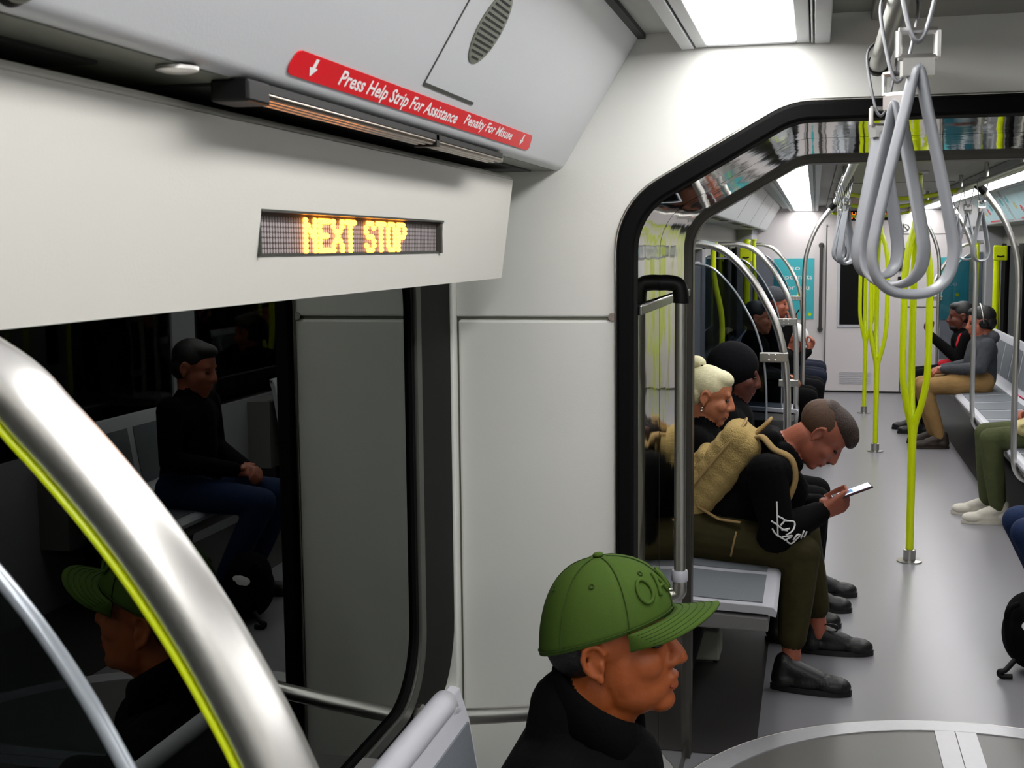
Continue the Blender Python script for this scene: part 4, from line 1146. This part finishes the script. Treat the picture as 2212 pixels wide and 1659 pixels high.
for a in (30, -30, 90, -90, 150, -150):
    p_ = crown(a, 48, .0005); q_ = nrm(crown(a, 48, .01) - p_)
    rg = [p_ + .0042 * (math.cos(t) * nrm(np.cross(q_, h.u)) + math.sin(t) * nrm(np.cross(q_, np.cross(q_, h.u)))) for t in np.linspace(0, 2 * math.pi, 13)[:-1]]
    MB().tube(rg, .0013, 6, closed=True).build('eyelet', CAPD, cap_o, smooth='all')
# brim: curved sheet
BR = []
nb, nr = 25, 9
def brim(s, t):
    a = -62 + 124 * s
    p0 = crown(a, 2, .001)
    wd = .080 * max(0., 1 - (2 * abs(s - .5)) ** 4.5) ** .5
    out = h.f * wd * t
    ylat = (s - .5) * 2
    drop = h.u * (-.004 - .034 * (abs(ylat) ** 2.2) * t + .004 * t)
    return p0 + out + drop - h.s * 0
bv = [brim(i / (nb - 1), j / (nr - 1)) for i in range(nb) for j in range(nr)]
bf = [(i * nr + j, i * nr + j + 1, (i + 1) * nr + j + 1, (i + 1) * nr + j) for i in range(nb - 1) for j in range(nr - 1)]
bo = MB().add(bv, bf).build('brim', CAPG, cap_o, smooth='all')
so = bo.modifiers.new('thick', 'SOLIDIFY'); so.thickness = .0035
for t in (.2, .36, .52, .68, .84):
    MB().tube([brim(s, t) + h.u * .0004 for s in np.linspace(.03, .97, 40)], .0006, 5).build('stitching', CAPD, cap_o, smooth='all')
def emb(pts, closed=False):
    # u across the front (deg azimuth), v elevation (deg)
    return MB().tube([crown(a, e, .0022) for a, e in catmull([(np.array(p)) for p in pts], 5, closed)], .0034, 8, closed=closed).build('raised_letter', CAPG, cap_o, smooth='all')
emb([(-38 + 8.0 * math.cos(t), 31 + 11 * math.sin(t)) for t in np.linspace(0, 2 * math.pi, 13)[:-1]], True)
emb([(-22, 21), (-14, 43)]); emb([(-14, 43), (-6, 21)]); emb([(-19, 29), (-9, 29)])
emb([(1, 21), (1, 43)]); emb([(13, 43), (2, 31)]); emb([(3, 33), (14, 21)])

# ---- 2. the man with the fleece backpack
pb = thing('person', (-.2, 4.72, 0), 'man in a black hoodie bent over his phone', 'person')
Yb = 4.72
hp_ = math.radians(-52)
h2 = HF((.030, Yb - .02, .905), (math.cos(hp_), -.06, math.sin(hp_)), (math.sin(-hp_), 0, math.cos(hp_)), .98)
P = head_prims(h2) + [cap_((-.085, Yb, .860), .060, h2.p(-.03, 0, -.045), .056, 'skin')]
P += [cap_((-.42, Yb - .085, .53), .112, (-.42, Yb + .085, .53), .112, 'pants'), cap_((-.42, Yb, .55), .125, (-.29, Yb, .63), .130, 'top'), cap_((-.29, Yb, .63), .130, (-.18, Yb, .725), .122, 'top'),
      cap_((-.17, Yb - .09, .735), .105, (-.17, Yb + .09, .735), .105, 'top'), cap_((-.135, Yb - .165, .785), .068, (-.135, Yb + .165, .785), .068, 'top'), cap_((-.14, Yb, .81), .078, (-.090, Yb, .850), .066, 'top'),
      cap_((-.25, Yb, .60), .12, (-.10, Yb, .69), .09, 'top')]
# hood bunched behind the neck
P += [cap_((-.15, Yb - .06, .885), .042, (-.15, Yb + .06, .885), .042, 'top'), cap_((-.19, Yb - .05, .86), .045, (-.19, Yb + .05, .86), .045, 'top'), cap_((-.10, Yb - .085, .85), .035, (-.06, Yb - .075, .80), .03, 'top'), cap_((-.10, Yb + .085, .85), .035, (-.06, Yb + .075, .80), .03, 'top')]
for v in (-1, 1):
    sh = np.array((-.16, Yb + v * .190, .785)); el = np.array((-.115, Yb + v * .215, .575)); wr = np.array((.022, Yb + v * .075 - .02, .625)); wr2 = wr * .35 + el * .65
    P += [cap_(sh, .074, el, .062, 'top'), cap_(el, .062, wr2, .058, 'top'), cap_(wr2, .058, wr, .044, 'top'), ell_(el + [-.01, 0, -.01], (.066, .055, .062), 'top')]
    P += [cap_(wr - nrm((.137, -v * .14, .05)) * .01, .030, wr + nrm((.137, -v * .14, .05)) * .03, .028, 'skin')]
    if v < 0: P += hand_prims(wr + np.array((.012, .0, .002)), (.86, .38, .34), (-.1, .75, .45), (-.3, -.2, .9), curl=(30, 45), k=1.02, thumb=(.75, .2, .6))
    else: P += hand_prims(wr + np.array((.012, .0, .002)), (.86, -.38, .30), (-.1, -.75, .45), (-.3, .2, .9), curl=(30, 45), k=1.0, thumb=(.75, -.2, .6))
    kn = np.array((-.035, Yb + v * .165, .492)); an = np.array((-.065 + (.10 if v > 0 else 0), Yb + v * .215, .135))
    md = kn * .5 + an * .5
    P += [cap_((-.42, Yb + v * .095, .525), .098, kn, .071, 'pants'), cap_(kn, .070, md, .062, 'pants'), cap_(md, .062, an + (kn - an) * .16, .052, 'pants'), cap_(an + (kn - an) * .2, .036, an + [0, 0, -.05], .034, 'skin')]
bodyb = organic('body', P, .0052, {'top': BLACKF, 'pants': OLIVE, 'skin': SKIN_P}, pb, 3)
make_shoe(pb, (-.135, Yb - .225, 0), (.150, Yb - .245, 0), SHOEK)
sh2 = make_shoe(pb, (-.035, Yb + .215, 0), (.245, Yb + .235, 0), SHOEK)
MB().tube(catmull([(.03, Yb + .20, .105), (.07, Yb + .19, .128), (.105, Yb + .19, .122), (.10, Yb + .19, .100), (.06, Yb + .20, .098)], 5), .003, 6).build('lace', SHOEK, sh2, smooth='all')
# hair: shaved sides, longer dark top
organic('hair_sides', [h2.e((-.030, 0, .038), (.096, .0815, .080), 'a')], .005, {'a': HAIRT}, pb, 2)
organic('hair_top', [h2.e((.008, 0, .082), (.094, .070, .052), 'a'), h2.e((.070, 0, .080), (.036, .056, .034), 'a'), h2.e((.090, 0, .070), (.020, .044, .024), 'a'), h2.e((-.05, 0, .075), (.05, .06, .05), 'a')], .005, {'a': HAIRB}, pb, 2)
face_extras(h2, pb)
# white brush lettering on the near sleeve and a mark on the hood, laid onto the cloth
dg = bpy.context.evaluated_depsgraph_get()
bvh = BVHTree.FromObject(bodyb, dg)
inv = bodyb.matrix_world.copy(); inv.translation = Vector(pb.location)
def onto(x, z):
    o_ = Vector((x, 4.0, z)) - Vector(pb.location)
    hit = bvh.ray_cast(o_, Vector((0, 1, 0)))
    if hit[0] is None: return None
    return np.array(hit[0] + hit[1] * .0022) + np.array(pb.location)
def stroke(pts, r=.0038, nm='sleeve_print'):
    q = [onto(*p[:2]) for p in catmull([(a, b, 0) for a, b in pts], 6)]
    q = [p for p in q if p is not None]
    if len(q) > 2: MB().tube(q, r, 6).build(nm, WPRINT, pb, smooth='all')
px = lambda x, y: ((x - 1762) / 605. , 1.6 - (y - 530) / 605.)
for st in ([(1689, 1075), (1691, 1110), (1693, 1150)], [(1679, 1117), (1690, 1124), (1702, 1134), (1712, 1138)], [(1692, 1106), (1705, 1115), (1698, 1126)], [(1706, 1116), (1722, 1121), (1727, 1128), (1722, 1140), (1709, 1147)],
           [(1681, 1133), (1688, 1144), (1700, 1152), (1712, 1160)], [(1700, 1136), (1716, 1134)], [(1702, 1150), (1722, 1150), (1706, 1158)], [(1712, 1162), (1720, 1168), (1728, 1163)], [(1724, 1160), (1732, 1150), (1738, 1152), (1728, 1162)],
           [(1740, 1160), (1746, 1143)], [(1746, 1160), (1752, 1146)]):
    stroke([px(*p) for p in st], .0032)
for st in ([(1714, 908), (1720, 914), (1716, 920), (1724, 925)], [(1718, 904), (1722, 918)]): stroke([px(*p) for p in st], .0035, 'hood_print')
# phone in his hands
phone('phone', 'lit phone held by the man with the backpack', (.142, Yb - .045, .700), (-.15, 1, .0), (.92, .14, .36), (-.36, 0, .93), PHONEC)
# backpack
bk = thing('backpack', (-.42, Yb, .48), 'tan fleece backpack worn by the bent man', 'backpack')
bd = nrm((.61, 0, .76)); bnn = np.array((-bd[2], 0, bd[0])); bc = np.array((-.345, Yb, .775))
bp_ = lambda a, v, n_: bc + bd * a + np.array((0, v, 0)) + bnn * n_
organic('pack_body', [cap_(bp_(a, -.095, n_), .060, bp_(a, .095, n_), .060, 'a') for a in np.linspace(-.17, .13, 7) for n_ in (-.03, .015)], .007, {'a': SHERPA}, bk, 4)
organic('front_pocket', [cap_(bp_(a, -.085, .062), .036, bp_(a, .085, .062), .036, 'a') for a in (-.19, -.14, -.09, -.04, .0)], .007, {'a': SHERPA}, bk, 3)
MB().tube(catmull([bp_(-.19, -.148, .03), bp_(-.10, -.157, .032), bp_(.05, -.157, .032), bp_(.14, -.142, .032), bp_(.19, -.08, .03), bp_(.196, .08, .03), bp_(.14, .142, .032), bp_(.05, .157, .032), bp_(-.10, .157, .032), bp_(-.19, .148, .03)], 4), .005, 6).build('piping', STRAPT, bk, smooth='all')
for v in (-1, 1):
    # shoulder strap over the shoulder and the thin webbing below
    ribbon_p = catmull([bp_(.16, v * .085, -.03), bp_(.205, v * .11, -.045), (-.135, Yb + v * .14, .866), (-.075, Yb + v * .15, .835), (-.058, Yb + v * .15, .76), (-.085, Yb + v * .165, .68)], 5)
    MB().tube(ribbon_p, .017, 10, sx=.55).build('shoulder_strap', STRAPT, bk, smooth='all')
    MB().tube([bp_(-.14, v * .15, -.03), (-.33, Yb + v * .165, .605), (-.25, Yb + v * .185, .600)], .011, 8, sx=.4).build('webbing', STRAPT, bk, smooth='all')
    MB().tube(catmull([(-.262, Yb + v * .225, .575), (-.272, Yb + v * .235, .53), (-.282, Yb + v * .215, .48)], 4), .004, 6).build('strap_tail', STRAPT, bk, smooth='all')
MB().tube(catmull([bp_(.19, -.03, -.03), bp_(.245, -.03, -.035), bp_(.262, 0, -.035), bp_(.245, .03, -.035), bp_(.19, .03, -.03)], 5), .011, 8, sx=.6).build('haul_loop', STRAPT, bk, smooth='all')

# ---- 3. blonde woman
pw, hw, _ = seated('person', 'blonde woman in black with her hair tied up', -.50, 5.16, 1, (BLACKF, BLACKF, SKIN_F), head=(-.417, .985), hp=-14, hands='lap', seat=.455, k=.90, vox=.006, headk=.97)
organic('hair', [hw.e((-.022, 0, .050), (.101, .083, .083), 'a'), hw.e((-.055, 0, .012), (.062, .076, .07), 'a'), hw.e((.025, 0, .085), (.062, .066, .040), 'a')], .006, {'a': HAIRW}, pw, 2)
organic('hair_bun', [hw.e((-.085, 0, .128), (.040, .034, .030), 'a'), hw.e((-.115, 0, .105), (.03, .028, .035), 'a')], .006, {'a': HAIRW}, pw, 3)
MB().tube([hw.p(-.062 + .022 * math.cos(t), .022 * math.sin(t), .122 - .012 * math.cos(t)) for t in np.linspace(0, 2 * math.pi, 17)[:-1]], .006 , 8, closed=True).build('hair_tie', HAIRK, pw, smooth='all')
for dz in (-.043, -.055): MB().ell(hw.p(-.012, -.083, dz), (.0045,) * 3, None, 10, 8).build('earring', STEEL, pw, smooth='all')

# ---- 4. far passengers on the left
p4, h4, _ = seated('person', 'passenger in a dark hood seated behind the blonde woman', -.42, 5.66, 1, (CHARF, BLACKF, SKIN_D), head=(-.335, 1.03), hp=-14, k=1.0)
organic('hood', [h4.e((-.028, 0, .035), (.118, .098, .108), 'a'), h4.e((-.06, 0, -.06), (.09, .09, .07), 'a')], .008, {'a': CHARF}, p4, 3)
p5, h5, _ = seated('person', 'pale-faced passenger in black beyond the second glass screen', -.47, 9.50, 1, (BLACKF, BLACKF, SKIN_F), head=(-.41, 1.06), hp=-2, hair=HAIRK, hands='lap')
p6, h6, _ = seated('person', 'passenger in a dark knit hat raising a phone', -.42, 10.15, 1, (BLACKF, CHARF, SKIN_P), head=(-.31, 1.14), hp=-4, hands='phone', hand_pos=(-.19, 10.1, .96), k=1.04)
organic('knit_hat', [h6.e((-.015, 0, .060), (.106, .088, .082), 'a')], .008, {'a': GREYF}, p6, 2)
phone('phone', 'dark phone held up by the passenger in the knit hat', (-.155, 10.06, 1.04), (0, 1, 0), (.45, 0, .75), (-.75, 0, .45), PLASTK, False)
p7, h7, _ = seated('person', 'passenger in a white cap bending forward on the far left', -.42, 10.95, 1, (CHARF, NAVYF, SKIN_P), head=(-.17, .80), hp=-40, hands='phone', hand_pos=(-.05, 10.9, .70), knee=.47)
organic('cap', [h7.e((-.012, 0, .062), (.108, .088, .078), 'a'), h7.e((.10, 0, .038), (.05, .06, .008), 'a')], .007, {'a': PAPER}, p7, 2)
p8, h8, _ = seated('person', 'passenger in blue jeans nearest the cab on the left', -.45, 11.65, 1, (NAVYF, NAVYF, SKIN_P), head=(-.36, .98), hp=-8, hair=HAIRB, knee=.50)
# ---- 5. passengers on the right
p9, h9, _ = seated('person', 'man in a grey hoodie and headphones with tan trousers', 1.27, 10.35, -1, (GREYF, TANF, SKIN_P), head=(1.265, .985), hp=-8, hair=HAIRK, knee=.43, feet=.30,  shoes=mat('brown_boot', '#2b2017', .6), vox=.008)
organic('hood', [cap_(h9.p(-.07, -.06, -.12), .05, h9.p(-.07, .06, -.12), .05, 'a')], .008, {'a': GREYF}, p9, 3)
hph = MB().tube(catmull([h9.p(-.01, sg * .098 * c, .135 * s_) for sg, c, s_ in ((1, 1, .0), (1, .95, .5), (1, .6, .95), (1, 0, 1.1), (-1, .6, .95), (-1, .95, .5), (-1, 1, 0))], 5), .007, 8).build('headphone_band', STEELB, p9, smooth='all')
for sg in (1, -1): MB().lathe([(.034, 0), (.036, .012), (.028, .024)], h9.p(-.01, sg * .078, -.005), h9.s * sg, 18).build('ear_cup', PLASTK, hph, smooth=True)
p10, h10, _ = seated('person', 'bearded man in a black jacket with red trim, phone raised', 1.30, 11.15, -1, (BLACKF, CHARF, SKIN_D), head=(1.20, .985), hp=-4, hair=HAIRK, hands='phone', hand_pos=(.96, 11.1, .83))
organic('beard', [h10.e((.045, 0, -.082), (.052, .05, .034), 'a')], .007, {'a': HAIRK}, p10, 2)
organic('red_trim', [cap_((1.21, 11.02, .62), .04, (1.05, 11.02, .60), .035, 'a')], .008, {'a': REDF}, p10, 2)
organic('red_trim', [cap_((1.20, 11.02, .83), .03, (1.18, 11.02, .76), .03, 'a')], .008, {'a': REDF}, p10, 2)
phone('phone', 'small dark phone held by the bearded man', (.945, 11.05, .90), (0, 1, 0), (-.3, 0, .9), (.9, 0, .3), PLASTK, False)
p11, h11, _ = seated('person', 'passenger in olive trousers and white sneakers at the right edge', 1.46, 7.62, -1, (BLACKF, OLIVE2, SKIN_P), head=(1.44, 1.06), hp=-10, hair=HAIRB, knee=.47, feet=.42, shoes=SHOEW, sole=SHOEW, hand_pos=(1.23, 7.55, .64), vox=.007)
phone('phone', 'pink phone held above the yellow bag', (1.19, 7.50, .70), (0, 1, 0), (-.7, 0, .5), (.5, 0, .7), PINK, False)
yb = thing('handbag', (1.22, 7.5, .54), 'pale yellow bag in the lap of the olive-trousered passenger', 'bag')
organic('bag_body', [ell_((1.22, 7.49, .575), (.115, .10, .050), 'a'), ell_((1.18, 7.46, .565), (.075, .07, .052), 'a'), ell_((1.30, 7.50, .58), (.08, .09, .05), 'a')], .008, {'a': BAGY}, yb, 3)
MB().tube(catmull([(1.13, 7.40, .585), (1.18, 7.385, .61), (1.25, 7.39, .60), (1.32, 7.40, .62)], 5), .009, 8).build('strap', BAGY, yb, smooth='all')
p12, h12, _ = seated('person', 'passenger in a dark jacket and blue jeans at the right, mirrored in the window', 1.24, 5.16, -1, (BLACKF, DENIM, SKIN_P), head=(1.17, 1.07), hp=-14, hair=HAIRK, knee=.43, feet=.22)
bg = thing('black_bag', (.76, 5.02, 0), 'black bag with a white patch on the floor at the right edge', 'bag')
organic('bag_body', [ell_((.80, 5.02, .14), (.115, .13, .135), 'a'), ell_((.79, 5.02, .20), (.095, .11, .10), 'a')], .008, {'a': BLACKF}, bg, 4)
organic('white_patch', [ell_((.79, 4.945, .18), (.060, .045, .06), 'a')], .007, {'a': PAPER}, bg, 3)
MB().tube(catmull([(.73, 4.95, .27), (.692, 4.92, .25), (.690, 4.91, .17), (.705, 4.91, .10)], 5), .011, 8).build('strap', BLACKF, bg, smooth='all')
MB().tube(catmull([(.72, 4.91, .07), (.685, 4.89, .035), (.665, 4.89, .028), (.67, 4.89, .012), (.71, 4.89, .012)], 5), .010, 8).build('buckle_strap', PLASTK, bg, smooth='all')
bg.location.x += .02; bg.location.y -= .12
tk = MB().obox((.955, 5.75, .0045), (1, .3, 0), (-.3, 1, 0), (0, 0, 1), .035, .05, .0012).build('paper_scrap', PAPER); tag(tk, 'white paper scrap on the floor near the jeans', 'paper')
